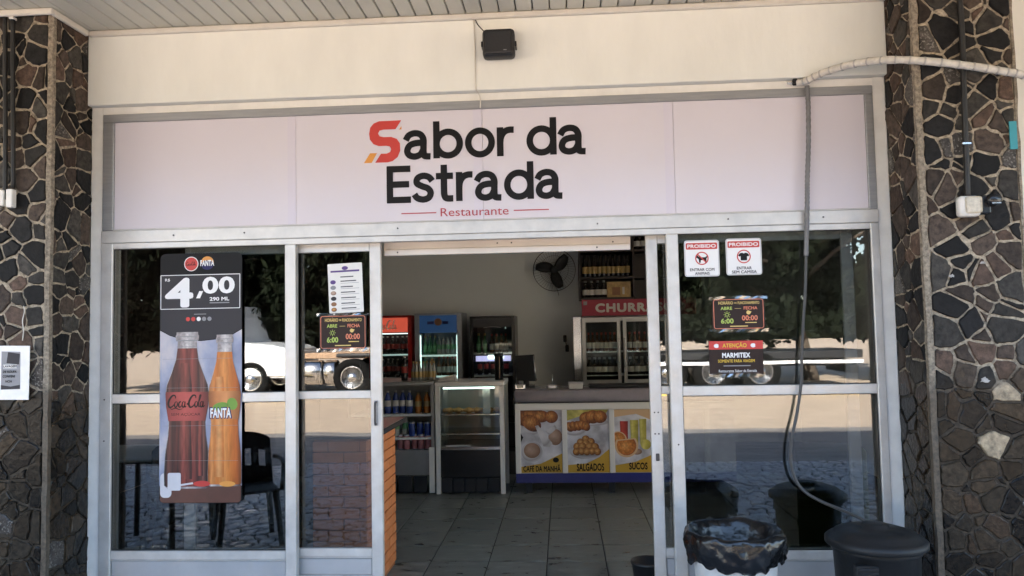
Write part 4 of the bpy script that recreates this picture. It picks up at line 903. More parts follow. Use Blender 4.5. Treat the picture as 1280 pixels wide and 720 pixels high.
box('shelf_front', 'led_soft', g, -2.6, -2.13, 6.252, 6.256, 1.318, 1.336)
row(B_cola, 'cola_bottle', -2.6, -2.12, 7, 6.34, 1.33, 'dark cola bottle on the top shelf of the red fridge', 'bottle', 'bottles in the red fridge', rb)
row(B_cola, 'cola_bottle', -2.6, -2.12, 7, 6.34, 1.02, 'dark cola bottle on the lower shelf of the red fridge', 'bottle', 'lower bottles in the red fridge', rb)
g = fridge(-2.023, -1.377, 1.886, 6.2, 'fridge_silver', 'fridge_blue_lit', 'fridge_inner', 'silver framed fridge with a blue header and green bottles', (1.315, 1.03), .24, .065)
poly('emblem', 'photo_brown', g, ell(-1.70, 1.765, .052, .050, 18), 6.2065); rect('emblem_bar', 'ink_navy', g, -1.85, -1.76, 1.735, 1.775, 6.2065); rect('emblem_bar', 'ink_navy', g, -1.64, -1.56, 1.735, 1.775, 6.2065)
for z in (1.315, 1.03): box('shelf_front', 'led_soft', g, -1.955, -1.445, 6.252, 6.256, z-.022, z+.004)
row(B_green, 'green_bottle', -1.94, -1.74, 3, 6.36, 1.315, 'green glass bottle on the silver fridge upper shelf', 'bottle', 'green bottles in the silver fridge', rb)
row(B_clear, 'clear_bottle', -1.74, -1.45, 5, 6.36, 1.315, 'clear green-labelled bottle, upper shelf of silver fridge', 'bottle', 'clear bottles in the silver fridge', rb)
row(B_green, 'green_bottle', -1.95, -1.87, 1, 6.36, 1.03, 'single green bottle on the lower shelf of the silver fridge', 'bottle', None, rb)
row(B_orange, 'orange_bottle', -1.86, -1.76, 1, 6.36, 1.03, 'orange soda bottle on the lower shelf of the silver fridge', 'bottle', None, rb)
row(B_amber, 'amber_bottle', -1.75, -1.45, 5, 6.36, 1.03, 'amber bottle on the silver fridge lower shelf', 'bottle', 'amber bottles in the silver fridge', rb)
g = fridge(-1.265, -.649, 1.83, 6.2, 'black_gloss', 'fridge_inner_dark', 'fridge_inner_dark', 'black glass-door fridge with a violet lit shelf in the middle of the back wall', (1.33, 1.03), .12, .045, strips=False)
box('light_panel', 'led_violet', g, -1.20, -.72, 6.30, 6.31, 1.215, 1.29); box('light_strip', 'led_soft', g, -.79, -.775, 6.25, 6.26, 1.655, 1.69); box('light_panel', 'led', g, -1.03, -.82, 6.29, 6.298, 1.25, 1.30)
ribbons('header_arc', 'ink_midgrey', g, [([(-1.08+.24*i/8, 1.672+.014*math.sin(math.pi*i/8)) for i in range(9)], .008, False)], 6.2065)
row(B_green, 'dark_green_bottle', -1.2, -1.04, 2, 6.36, 1.33, 'olive green bottle at the left of the black fridge', 'bottle', 'green bottles in the black fridge', rb)
row(B_amber, 'brown_bottle', -1.02, -.75, 4, 6.36, 1.33, 'brown bottle on the upper shelf of the black fridge', 'bottle', 'brown bottles in the black fridge', rb)
row(B_cola, 'dark_bottle', -1.2, -.75, 5, 6.40, 1.03, 'dark bottle on the lower shelf of the black fridge', 'bottle', 'dark bottles in the black fridge', rb)

# double-door fridge with barbecue banner and liquor shelves
g = thing('double_fridge', (.9, 6.6, 0), 'steel double-door fridge under the red barbecue banner behind the counter', 'fridge')
x0, x1, y = .256, 1.42, 6.3
boxes('cabinet', 'steel', g, [(x0, x0+.04, y+.04, 6.88, .06, 1.785), (x1-.04, x1, y+.04, 6.88, .06, 1.785), (x0+.04, x1-.04, y+.04, 6.88, 1.74, 1.785), (x0+.04, x1-.04, y+.04, 6.88, .06, .30)])
box('back_panel', 'fridge_inner_dark', g, x0+.04, x1-.04, 6.84, 6.88, .3, 1.74); box('base', 'counter_base', g, x0+.03, x1-.03, y+.06, 6.86, 0, .06)
box('side_trim', 'chrome', g, .135, .250, y+.02, y+.06, .92, 1.80, .008, 1)
for a, b in ((.262, .775), (.812, 1.41)):
    dr = boxes('door', 'steel', g, [(a, a+.045, y, y+.036, .28, 1.775), (b-.045, b, y, y+.036, .28, 1.775), (a+.045, b-.045, y, y+.036, 1.72, 1.775), (a+.045, b-.045, y, y+.036, .28, .94)])
    box('door_glass', 'clear_glass', dr, a+.045, b-.045, y+.014, y+.02, .94, 1.72); box('handle', 'chrome', dr, b-.03 if a < .5 else a+.012, b-.018 if a < .5 else a+.024, y-.03, y-.012, 1.1, 1.5)
for z in (1.32, 1.0): box('shelf', 'fridge_inner', g, x0+.042, x1-.042, y+.06, 6.82, z-.014, z)
row(B_amber, 'beer_bottle', .32, .73, 7, 6.44, 1.32, 'upper beer bottle behind the steel fridge left door', 'bottle', 'upper left bottles in the steel fridge', rb)
row(B_white, 'beer_bottle', .32, .73, 6, 6.44, 1.0, 'lower beer bottle behind the steel fridge left door', 'bottle', 'lower left bottles in the steel fridge', rb)
row(B_amber, 'beer_bottle', .87, 1.36, 7, 6.44, 1.32, 'upper beer bottle behind the steel fridge right door', 'bottle', 'upper right bottles in the steel fridge', rb)
row(B_white, 'beer_bottle', .87, 1.36, 6, 6.44, 1.0, 'lower beer bottle behind the steel fridge right door', 'bottle', 'lower right bottles in the steel fridge', rb)
bn = thing('barbecue_banner', (1.0, 6.3, 1.80), 'red banner with pale barbecue lettering above the steel fridge', 'banner')
bpn = box('panel', 'banner_red', bn, .262, 1.80, 6.300, 6.316, 1.806, 2.026); rect('logo', 'ink_midgrey', bn, .285, .335, 1.955, 2.005, 6.2985)
text('lettering', 'CHURRASCO', 'label_white', bpn, .445, 1.66, 1.850, 1.975, 6.2985, .05, spacing=1.08)
lu = thing('liquor_shelf', (1.07, 6.65, 2.03), 'dark wooden wall shelf unit holding liquor bottles above the banner', 'shelf')
box('back_panel', 'shelf_wood', lu, .235, 1.9, 6.86, 6.898, 2.03, 3.25); box('side', 'shelf_wood', lu, .235, .262, 6.42, 6.86, 2.03, 3.25); box('side', 'shelf_wood', lu, 1.87, 1.9, 6.42, 6.86, 2.03, 3.25); box('divider', 'shelf_wood', lu, .975, 1.0, 6.43, 6.86, 2.062, 3.22)
for z in (2.03, 2.315, 2.69, 2.96): box('shelf', 'shelf_wood', lu, .263, .974, 6.42, 6.859, z, z+.03); box('shelf', 'shelf_wood', lu, 1.001, 1.869, 6.42, 6.859, z, z+.03)
row(B_wine, 'wine_bottle', .29, .94, 10, 6.52, 2.346, 'dark bottle with gold label on the upper liquor shelf', 'bottle', 'gold-labelled bottles on the liquor shelf', rb)
row(B_white, 'white_label_bottle', .28, .62, 4, 6.52, 2.061, 'dark bottle with white label on the lower liquor shelf', 'bottle', 'white-labelled bottles on the liquor shelf', rb)
row(B_white, 'corner_bottle', 1.01, 1.18, 2, 6.52, 2.721, 'bottle on the highest liquor shelf at the right', 'bottle', 'high corner bottles on the liquor shelf', rb)
bp_ = thing('golden_box', (.78, 6.5, 2.06), 'golden gift box standing right on the lower liquor shelf', 'box')
box('carton', 'picture_gold', bp_, .625, .945, 6.47, 6.60, 2.061, 2.275); rect('print_patch', 'photo_brown', bp_, .69, .80, 2.09, 2.20, 6.4685); rect('print_patch', 'label_white', bp_, .83, .86, 2.10, 2.20, 6.4685)

# wall fan
fn = thing('wall_fan', (-.105, 6.9, 2.48), 'black wall fan with wire guard high on the grey back wall', 'fan')
fc = Vector((-.105, 6.72, 2.48)); L = []
for rr, dy in ((.30, 0), (.300, .045), (.20, -.035), (.10, -.05)):
    L.append(([(fc.x+rr*math.cos(a), fc.y+dy, fc.z+rr*math.sin(a)) for a in [2*math.pi*i/48 for i in range(49)]], .0035 if rr > .25 else .002))
for k in range(44):
    a = 2*math.pi*k/44; L.append(([(fc.x+r*math.cos(a+.5*(.3-r)), fc.y+dy, fc.z+r*math.sin(a+.5*(.3-r))) for r, dy in ((.05, -.055), (.16, -.045), (.26, -.02), (.30, 0))], .0014))
tubes('guard', 'rubber', fn, L, 5)
lathe('hub', 'black_plastic', fn, [(.02, 0), (.055, .01), (.058, .05), (.05, .10), (.03, .14)], (0, 0, 0), 20).matrix_basis = Matrix.Translation((fc.x, fc.y-.02, fc.z)) @ Matrix.Rotation(R(-90), 4, 'X')
for k in range(3):
    a0 = R(35+120*k); v = []; f = []
    for i in range(7):
        r = .045+.225*i/6; wd = .06+.125*math.sin(math.pi*min(1, i/6*.8+.12))
        for j in range(4):
            t_ = (j/3-.5)*wd/r*.9; v.append((fc.x+r*math.cos(a0+t_+.25*i/6), fc.y+.012-.03*(j/3-.5), fc.z+r*math.sin(a0+t_+.25*i/6)))
    for i in range(6):
        for j in range(3): a = i*4+j; f.append((a, a+1, a+5, a+4))
    o = pydata('blade', v, f, 'black_plastic', fn, True); md = o.modifiers.new('s', 'SOLIDIFY'); md.thickness = .004
box('bracket', 'black_plastic', fn, -.135, -.075, 6.80, 6.895, 2.40, 2.52, .008, 1)
tube('pull_cord', 'rubber', fn, smooth_path([(-.105, 6.80, 2.40), (-.10, 6.80, 2.28), (-.06, 6.82, 2.17), (-.05, 6.84, 2.12)], 4), .003)
hk = thing('wall_hook', (.02, 6.88, 1.45), 'black hook strap hanging on the grey wall right of the counter till', 'hook')
for z in (1.50, 1.36): box('strap', 'black_plastic', hk, 0.0+(1.5-z)*.2, .05+(1.5-z)*.2, 6.86, 6.898, z-.05, z+.05, .012, 2)
tube('cord', 'rubber', hk, [(.03, 6.87, 1.46), (.045, 6.87, 1.40)], .006)

# ------------------------------------------------------------------ inside: open cooler, pastry case, counter
oc = thing('open_cooler', (-1.75, 3.85, 0), 'grey open-front cooler with shelves of drinks left of the pastry case', 'cooler')
x0, x1, y = -2.20, -1.318, 3.54
boxes('cabinet', 'steel', oc, [(x0, x0+.03, y, 4.2, .10, 1.09), (x1-.03, x1, y, 4.2, .10, 1.09), (x0+.03, x1-.03, 4.17, 4.2, .10, 1.09)])
box('top', 'steel', oc, x0-.01, x1+.004, y-.012, 4.21, 1.091, 1.128, .004, 1); box('front_panel', 'steel', oc, x0+.031, x1-.031, y+.01, y+.05, .19, .44); box('post', 'counter_frame', oc, x1-.052, x1+.002, y-.02, y-.001, .02, .47)
for z in (.80, .565, .44): box('shelf', 'fridge_inner', oc, x0+.031, x1-.031, y+.012, 4.16, z-.02, z)
for k in range(5): box('vent_grille', 'counter_base', oc, -2.15+.155*k, -2.15+.155*k+.13, y+.005, y+.03, .02, .18)
row(B_blue, 'blue_bottle', -1.85, -1.55, 4, 3.66, .80, 'blue-bodied water bottle on the top shelf of the open cooler', 'bottle', 'blue bottles in the open cooler', rb)
row(B_gold, 'gold_bottle', -1.55, -1.37, 2, 3.66, .80, 'squat golden juice bottle at the right of the top cooler shelf', 'bottle', 'golden bottles in the open cooler', rb)
row(B_clear, 'water_bottle', -1.85, -1.6, 3, 3.66, .565, 'clear bottle on the middle shelf of the open cooler', 'bottle', 'clear bottles in the open cooler', rb, skip=0)
row(C_blue, 'blue_can', -1.60, -1.36, 3, 3.64, .565, 'blue can on the middle shelf of the open cooler', 'can', 'blue cans in the open cooler', rb)
row(C_pink, 'pink_can', -1.72, -1.36, 5, 3.62, .44, 'pink and silver can on the bottom shelf of the open cooler', 'can', 'pink cans in the open cooler', rb)
row(B_small, 'small_bottle', -1.58, -1.33, 7, 3.72, 1.128, 'small gold-capped bottle on top of the open cooler', 'bottle', 'small bottles on top of the open cooler', rb)
row(B_cola, 'dark_bottle', -1.72, -1.60, 1, 3.75, 1.128, 'single dark green bottle on top of the open cooler', 'bottle', None, rb)
pcs = thing('pastry_case', (-.957, 3.8, 0), 'glass pastry display case with snacks on its shelves beside the counter', 'display case')
x0, x1, y = -1.300, -.607, 3.52
for a, b in ((x0, x0+.045), (x1-.045, x1)): boxes('post', 'counter_frame', pcs, [(a, b, y, y+.05, .005, 1.075), (a, b, 4.05, 4.1, .005, 1.075)])
box('top', 'counter_frame', pcs, x0-.004, x1+.004, y-.01, 4.11, 1.076, 1.12, .005, 1)
box('light_tube', 'led', pcs, x0+.07, x1-.1, y+.06, y+.08, 1.045, 1.062)
box('front_glass', 'clear_glass', pcs, x0+.046, x1-.046, y+.012, y+.018, .47, 1.074); box('back_door', 'paper', pcs, x0+.046, x1-.046, 4.07, 4.08, .47, 1.074)
box('side_glass', 'clear_glass', pcs, x0+.01, x0+.016, y+.051, 4.049, .47, 1.074); box('side_glass', 'clear_glass', pcs, x1-.016, x1-.01, y+.051, 4.049, .47, 1.074)
for z in (.795, .60): box('shelf', 'stainless', pcs, x0+.02, x1-.02, y+.03, 4.05, z-.012, z); 
box('tray', 'stainless', pcs, x0+.02, x1-.02, y+.02, 4.06, .44, .468); box('front_panel', 'black_gloss', pcs, x0+.046, x1-.046, y+.008, y+.03, .17, .44); box('cabinet', 'counter_base', pcs, x0+.047, x1-.047, y+.045, 4.06, .02, .436)
for k in range(5): box('vent_grille', 'counter_base', pcs, x0+.06+.117*k, x0+.06+.117*k+.10, y+.006, y+.03, .02, .155)
box('price_strip', 'label_white', pcs, -1.2, -.95, y+.004, y+.007, .475, .488); box('price_card', 'label_white', pcs, -.83, -.755, y+.10, y+.104, .66, 1.06)
rn = random.Random(2)
for k in range(6):
    cx = -1.20+.105*k+rn.uniform(-.015, .015); bm = bmesh.new(); bmesh.ops.create_icosphere(bm, subdivisions=3, radius=1)
    for v in bm.verts: s = 1+.12*math.sin(6*v.co.x+k)+.06*math.sin(11*v.co.y); v.co = Vector((cx+v.co.x*.062*s, 3.68+v.co.y*.05*s+rn.uniform(-.001, .001), .795+.026+v.co.z*.028*s))
    tag(frombm('pastry', bm, 'pastry', None, True), 'golden baked snack on the top shelf of the pastry case, '+('rightmost' if k == 5 else ORD[k]), 'pastry', 'pastries in the display case')
wbx = thing('white_box', (-1.19, 3.7, 1.12), 'crumpled white carton lying on top of the pastry case', 'box')
pydata('carton', [(-1.29, 3.62, 1.121), (-1.10, 3.60, 1.121), (-1.10, 3.75, 1.121), (-1.29, 3.75, 1.121), (-1.27, 3.63, 1.155), (-1.12, 3.61, 1.185), (-1.12, 3.74, 1.19), (-1.27, 3.74, 1.15)], BOXF, 'label_white', wbx)
dp = thing('drink_dispenser', (-.655, 3.75, 1.12), 'slim black dispenser column on the right end of the pastry case', 'dispenser')
lathe('column', 'black_gloss', dp, [(.045, 0), (.045, .24), (.050, .245), (.050, .27), (.03, .275)], (-.670, 3.75, 1.121), 16); box('strip', 'photo_coffee', dp, -.663, -.657, 3.702, 3.7045, 1.14, 1.36)
ct = thing('service_counter', (.55, 3.8, 0), 'service counter with framed food pictures and a purple grey top edge', 'counter')
x0, x1, y = -.499, 1.66, 3.52
box('top', 'counter_purple', ct, x0-.005, x1, y-.03, 4.15, .905, 1.028, .02, 3); box('frame_bar', 'counter_frame', ct, x0, x1, y-.012, y+.02, .828, .895, .004, 1)
box('cabinet', 'counter_base', ct, x0+.03, x1, y+.04, 4.1, .12, .90); box('skirting', 'counter_blue', ct, x0, x1, y-.01, y+.03, .112, .205, .004, 1)
for fx in (-.40, .42, 1.3): box('foot', 'counter_base', ct, fx, fx+.06, y+.03, y+.10, .005, .112)
for fx in (-.499, -.034, .432, .898, 1.36): box('frame_bar', 'counter_frame', ct, fx, fx+.052, y-.010, y+.02, .206, .827, .003, 1)
y = y+.0
def pane(a, b): box('picture_panel', 'photo_white', ct, a, b, y+.002, y+.018, .206, .827)
yy = y+.0005
pane(-.446, -.035)
for P, m, k in [(ell(-.33, .64, .11, .05, 20, -.35), 'photo_plate', 0), ([(-.445, .826), (-.23, .826), (-.24, .76), (-.30, .70), (-.38, .66), (-.445, .68)], 'photo_croissant', 1), (ell(-.24, .765, .085, .06), 'photo_croissant', 1.5), (ell(-.135, .76, .065, .062), 'photo_croissant', 1.8), (ell(-.335, .70, .105, .075, 20, -.6), 'photo_croissant', 2.5),
                ([(-.30, .67), (-.27, .68), (-.13, .50), (-.16, .46), (-.22, .47)], 'photo_plate', 3), ([(-.20, .62), (-.10, .68), (-.08, .65), (-.16, .58)], 'photo_plate', 3.4),
                (ell(-.10, .56, .07, .08), 'photo_coffee', 1), (ell(-.335, .415, .105, .10), 'photo_plate', 2), (ell(-.335, .43, .082, .075), 'photo_coffee', 3.8),
                ([(-.445, .21), (-.036, .21), (-.036, .40), (-.12, .36), (-.25, .30), (-.445, .27)], 'photo_gold', 1), (ell(-.10, .335, .03, .025), 'ink_black', 4), ([(-.445, .60), (-.42, .56), (-.445, .51)], 'ink_black', 2)]:
    poly('print_shape', m, ct, P, yy-.0007*k)
text('lettering', 'CAFÉ DA MANHÃ', 'ink_black', ct, -.425, -.055, .222, .292, yy-.004, .03)
pane(.019, .431)
for P, m, k in [([(.02, .826), (.43, .826), (.40, .78), (.25, .80), (.02, .72)], 'photo_lime', 0), (ell(.28, .70, .15, .035), 'photo_plate', 1), (ell(.215, .745, .075, .062, 20, .15), 'photo_croissant', 2), (ell(.275, .755, .075, .066), 'photo_croissant', 3), (ell(.345, .755, .070, .062), 'photo_croissant', 4),
                (ell(.21, .41, .17, .07), 'photo_plate', 1), (ell(.21, .385, .12, .02), 'ink_midgrey', 2), (ell(.10, .63, .115, .06), 'photo_plate', 1)]: poly('print_shape', m, ct, P, yy-.0007*k)
rn = random.Random(5)
for k, (a_, b_) in enumerate(((.20, .535), (.15, .505), (.25, .51), (.20, .495), (.115, .465), (.165, .465), (.235, .465), (.29, .46))): poly('print_shape', 'photo_fried', ct, ell(a_, b_, .040, .040, 14), yy-.0022-.0004*k)
for k in range(5): poly('print_shape', 'photo_fried', ct, ell(.105+.052*k, .415+.004*(k % 2), .036, .038, 14), yy-.006-.0003*k)
for k in range(5): poly('print_shape', 'photo_croissant', ct, ell(.045+.040*k, .65+rn.uniform(-.025, .03), .040, .052, 14, .5), yy-.0022-.0005*k)
poly('print_shape', 'photo_gold', ct, [(.02, .21), (.43, .21), (.43, .44), (.33, .36), (.20, .30), (.02, .285)], yy-.0026-.0006)
text('lettering', 'SALGADOS', 'ink_black', ct, .105, .375, .225, .30, yy-.0048, .035)
pane(.485, .897)
for P, m, k in [([(.486, .826), (.896, .826), (.896, .70), (.70, .78), (.486, .75)], 'photo_rim', 0), ([(.54, .71), (.62, .71), (.615, .50), (.545, .50)], 'photo_red', 1), ([(.64, .72), (.72, .72), (.715, .48), (.645, .48)], 'photo_lime', 1), ([(.73, .73), (.80, .73), (.795, .48), (.735, .48)], 'photo_lime', 1),
                (ell(.52, .53, .085, .08), 'photo_rim', 2), (ell(.52, .535, .070, .066), 'photo_orange', 3), (ell(.60, .47, .115, .115, 24, 0, 150, 400), 'photo_rim', 4), (ell(.60, .47, .095, .095, 24, 0, 150, 400), 'photo_orange', 5), (ell(.79, .48, .05, .05), 'photo_lime', 3), (ell(.70, .41, .05, .03), 'photo_coffee', 3),
                ([(.486, .21), (.896, .21), (.896, .40), (.80, .36), (.68, .31), (.486, .28)], 'photo_gold', 4)]: poly('print_shape', m, ct, P, yy-.0007*k)
text('lettering', 'SUCOS', 'ink_black', ct, .62, .80, .235, .305, yy-.0048, .035)
pane(.951, 1.359); pane(1.413, 1.659)
nh = thing('napkin_holder', (-.46, 3.6, 1.028), 'small shiny steel napkin holder on the left end of the counter', 'napkin holder')
box('body', 'stainless', nh, -.53+.03, -.39, 3.57, 3.66, 1.030, 1.085, .01, 2); box('napkins', 'label_white', nh, -.48, -.41, 3.565, 3.569, 1.045, 1.075)
tl = thing('cash_till', (-.42, 3.95, 1.028), 'black till screen standing behind the counter', 'till')
pydata('screen', [(-.50, 3.90, 1.10), (-.30, 3.88, 1.09), (-.29, 3.93, 1.09), (-.50, 3.95, 1.10), (-.51, 3.93, 1.36), (-.32, 3.91, 1.37), (-.31, 3.95, 1.37), (-.51, 3.97, 1.36)], BOXF, 'black_gloss', tl)
box('stand', 'black_gloss', tl, -.43, -.37, 3.92, 3.99, 1.03, 1.12); box('base', 'black_gloss', tl, -.49, -.31, 3.86, 4.04, 1.029, 1.05, .005, 1); tube('glare_edge', 'chrome', tl, [(-.315, 3.905, 1.36), (-.305, 3.895, 1.22), (-.288, 3.885, 1.10)], .005)
ds = thing('tape_dispenser', (-.12, 3.6, 1.028), 'small grey tape dispenser with a pin on the counter', 'dispenser')
box('body', 'can_silver', ds, -.17, -.075, 3.58, 3.65, 1.030, 1.075, .012, 2); tube('pin', 'stainless', ds, [(-.12, 3.61, 1.07), (-.118, 3.61, 1.17)], .003)
tb_ = thing('lunch_tub', (.11, 3.6, 1.028), 'pale grey plastic tub on the counter right of the tape dispenser', 'tub')
box('tub', 'label_white', tb_, .045, .185, 3.57, 3.68, 1.030, 1.085, .008, 2); box('lid', 'can_silver', tb_, .040, .190, 3.565, 3.685, 1.086, 1.098, .004, 1)
tag(box('dark_tray', 'counter_base', None, .25, .9, 3.6, 3.9, 1.030, 1.06, .01, 1), 'flat black tray lying on the counter under the steel fridge doors', 'tray')

# ------------------------------------------------------------------ inside: brick bar, tables and chairs behind the left pane
br = thing('brick_bar', (-1.38, .84, 0), 'orange brick bar with a black stone top just inside the left door leaf', 'bar')
x0, x1, y0, y1 = -1.547, -1.205, .45, 1.235
box('core', 'brick_joint', br, x0+.012, x1-.012, y0+.012, y1, 0.0, .985); box('stone_top', 'granite', br, x0-.05, x1+.07, y0-.05, y1+.04, .986, 1.024, .006, 2)
bh = .0665; rn = random.Random(13)
for r in range(14):
    z0 = .03+r*(bh+.0007); off = (.0975 if r % 2 else 0)
    xs = [x0]+[x0+off+.195*k for k in range(0, 5) if x0+.02 < x0+off+.195*k < x1-.02]+[x1]
    for a, b in zip(xs, xs[1:]): box('brick', 'brick_orange', br, a+.003, b-.003, y0+rn.uniform(-.002, .002), y0+.0125, z0+.003, z0+bh-.003, .003, 1)
    ys = [y0+.0126]+[y0+off+.195*k for k in range(0, 7) if y0+.03 < y0+off+.195*k < y1-.02]+[y1]
    for a, b in zip(ys, ys[1:]): box('brick', 'brick_orange', br, x1-.0125, x1+rn.uniform(-.002, .002), a+.003, b-.003, z0+.003, z0+bh-.003, .003, 1)
def chair(loc, rz, label, m, group):
    c = thing('plastic_chair', (0, 0, 0), label, 'chair', group)
    v = []; f = []; n = 9
    for j in range(7):                                     # curved back shell
        z = .44+.40*j/6; 
        for i in range(n): a = -1.05+2.1*i/(n-1); rr = .25-.02*j/6; v.append((rr*math.sin(a), .05+.24*math.cos(a)*.75+.06*j/6, z-.05*abs(a)**2*(j/6)))
    for j in range(6):
        for i in range(n-1):
            if j in (2, 3) and i % 2 == 1: continue
            a = j*n+i; f.append((a, a+1, a+n+1, a+n))
    o = pydata('backrest', v, f, m, c, True); o.modifiers.new('s', 'SOLIDIFY').thickness = .012
    box('seat', m, c, -.22, .22, -.22, .22, .42, .445, .01, 2)
    for sx in (-1, 1):
        for sy in (-1, 1): tube('leg', m, c, [(sx*.19, sy*.19, .43), (sx*.23, sy*.24, 0)], [.026, .020], 8)
        tube('armrest', m, c, smooth_path([(sx*.235, -.20, .43), (sx*.25, -.19, .62), (sx*.25, 0, .65), (sx*.235, .16, .64)], 4), .018, 8)
    c.location = loc; c.rotation_euler.z = rz
    return c
def table(loc, label, m, top):
    t = thing('table', (0, 0, 0), label, 'table')
    box('tabletop', top, t, -.36, .36, -.36, .36, .70, .73, .01, 1)
    for sx in (-1, 1):
        for sy in (-1, 1): tube('leg', m, t, [(sx*.30, sy*.30, .70), (sx*.32, sy*.32, 0)], .022, 8)
    t.location = loc; return t
chair((-2.50, -1.75, 0), R(150), 'dark plastic chair mirrored in the lower left pane', 'black_plastic', 'forecourt chairs')
chair((-3.9, -1.6, 0), R(-95), 'dark plastic chair at the far side of the forecourt table', 'black_plastic', 'forecourt chairs')
table((-3.2, -1.65, 0), 'dark forecourt table mirrored behind the drinks poster', 'black_plastic', 'black_plastic')
chair((-2.75, 1.3, 0.004), R(40), 'wooden-brown chair inside behind the left pane, nearest the glass', 'shelf_wood', 'indoor chairs')
chair((-3.3, 2.5, 0.004), R(-60), 'brown chair inside beyond the indoor table', 'shelf_wood', 'indoor chairs')
table((-3.4, 1.7, 0.004), 'indoor table with pale top behind the left pane', 'black_plastic', 'inner_wall')
cu = thing('added_cupboard', (-3.7, 6.6, 0), 'tall dark wooden cupboard added inside to darken the view through the left pane', 'cupboard')  # added dark mass, hides the lit back wall behind the left pane
box('carcass', 'shelf_wood', cu, -4.65, -2.75, 6.36, 6.89, .06, 3.0); box('plinth', 'counter_base', cu, -4.63, -2.77, 6.40, 6.88, 0, .06)
for k in range(3): box('door', 'shelf_wood', cu, -4.64+.63*k, -4.64+.63*k+.615, 6.335, 6.358, .08, 2.98, .004, 1); box('handle', 'steel', cu, -4.64+.63*k+.56, -4.64+.63*k+.575, 6.31, 6.334, 1.0, 1.2)
fp = thing('wall_board', (-4.0, 6.32, 1.55), 'pale square notice board on the added dark cupboard behind the left pane', 'board')
box('panel', 'label_white', fp, -4.45, -3.95, 6.312, 6.330, 1.55, 1.88)
gd = thing('green_drum', (1.66, .62, 0), 'dull green drum standing inside behind the right pane', 'drum')
lathe('drum', 'green_plastic', gd, [(.19, 0), (.20, .02), (.20, .40), (.206, .41), (.206, .43), (.20, .44), (.20, .86), (.18, .88), (.02, .885)], (1.60, .62, .004), 28)

# ------------------------------------------------------------------ across the forecourt (mirrored in the glass)
kb = None
for k, (x, lab) in enumerate(((-7.2, 'yellow kerb block mirrored in the left door leaf'), (2.3, 'yellow kerb block mirrored in the narrow right door glass'), (6.4, 'yellow kerb block mirrored behind the drain hose'), (-2.0, 'yellow kerb block in line with the doorway'))):
    k_ = thing('kerb_block', (x, -14.70, 0), lab, 'kerb block', 'yellow kerb blocks')
    pydata('block', [(x-.55, -14.85, -.02), (x+.55, -14.85, -.02), (x+.55, -14.55, -.02), (x-.55, -14.55, -.02), (x-.5, -14.78, .20), (x+.5, -14.78, .20), (x+.5, -14.62, .20), (x-.5, -14.62, .20)], BOXF, 'kerb_yellow', k_)
tk = thing('truck', (-1, -16.6, 0), 'white bonneted truck with flatbed trailer mirrored in the storefront glass', 'truck')
yf = -15.4; yb = -17.8
bm = bmesh.new()                                          # cab: side outline swept across the width
side = [(-10.25, .50), (-9.0, .50), (-7.15, .50), (-7.15, 1.25), (-7.5, 1.38), (-8.55, 1.48), (-8.85, 2.45), (-10.25, 2.5)]
A = [bm.verts.new((x, yf, z)) for x, z in side]; B = [bm.verts.new((x, yb, z)) for x, z in side]; n = len(side)
bm.faces.new(A); bm.faces.new(B[::-1])
for i in range(n): bm.faces.new((A[i], B[i], B[(i+1) % n], A[(i+1) % n]))
bmesh.ops.recalc_face_normals(bm, faces=bm.faces[:]); bmesh.ops.bevel(bm, geom=bm.edges[:], offset=.06, segments=2, affect='EDGES')
frombm('cab', bm, 'truck_white', tk)
pydata('side_window', [(-9.9, yf+.01, 1.6), (-8.85, yf+.01, 1.6), (-9.05, yf+.01, 2.25), (-9.9, yf+.01, 2.25), (-9.9, yf-.03, 1.6), (-8.85, yf-.03, 1.6), (-9.05, yf-.03, 2.25), (-9.9, yf-.03, 2.25)], BOXF, 'truck_glass', tk)
box('chassis', 'truck_dark', tk, -9.9, 7.4, yb+.5, yf-.5, .58, .72)
for a, b in ((-6.95, -6.35), (-6.28, -5.95)):
    lathe('fuel_tank', 'chrome', tk, [(.30, 0), (.33, .03), (.33, b-a-.03), (.30, b-a)], (0, 0, 0), 24).matrix_basis = Matrix.Translation((a, yf-.35, .62)) @ Matrix.Rotation(R(90), 4, 'Y')
def wheel(x, y):
    w = lathe('wheel', 'tyre', tk, [(.29, 0), (.46, .01), (.50, .05), (.50, .25), (.46, .29), (.31, .30), (.30, .24)], (0, 0, 0), 28); w.matrix_basis = Matrix.Translation((x, y, .48)) @ Matrix.Rotation(R(-90), 4, 'X')
    r_ = lathe('rim', 'chrome', None, [(.31, .27), (.29, .29), (.25, .245), (.13, .245), (.11, .30), (.02, .31)], (0, 0, 0), 24); r_.parent = w
    for k in range(6): h_ = lathe('hub_bolt', 'truck_dark', None, [(.018, .24), (.018, .262)], (.17*math.cos(k*1.047), .17*math.sin(k*1.047), 0), 8); h_.parent = w
for x in (-8.15, -5.5, -4.4, 2.6, 3.75, 4.9):
    for y_ in (yf-.29, yb): wheel(x, y_)
box('deck', 'truck_dark', tk, -4.3, 7.4, yb, yf, .78, .98, .02, 1); box('side_rail', 'truck_white', tk, -4.3, 7.4, yf, yf+.03, .66, .74); box('mudguard', 'truck_dark', tk, -5.9, -4.3, yf-.5, yf+.05, 1.02, 1.12, .03, 2)
box('tool_box', 'truck_dark', tk, -4.2, -2.9, yf-.6, yf-.02, .25, .76, .02, 1); box('load', 'wood_load', tk, -6.9, -5.0, yb+.4, yf-.35, .98, 1.14, .02, 1)
box('bumper', 'truck_dark', tk, 7.2, 7.4, yb+.3, yf-.3, .40, .58)
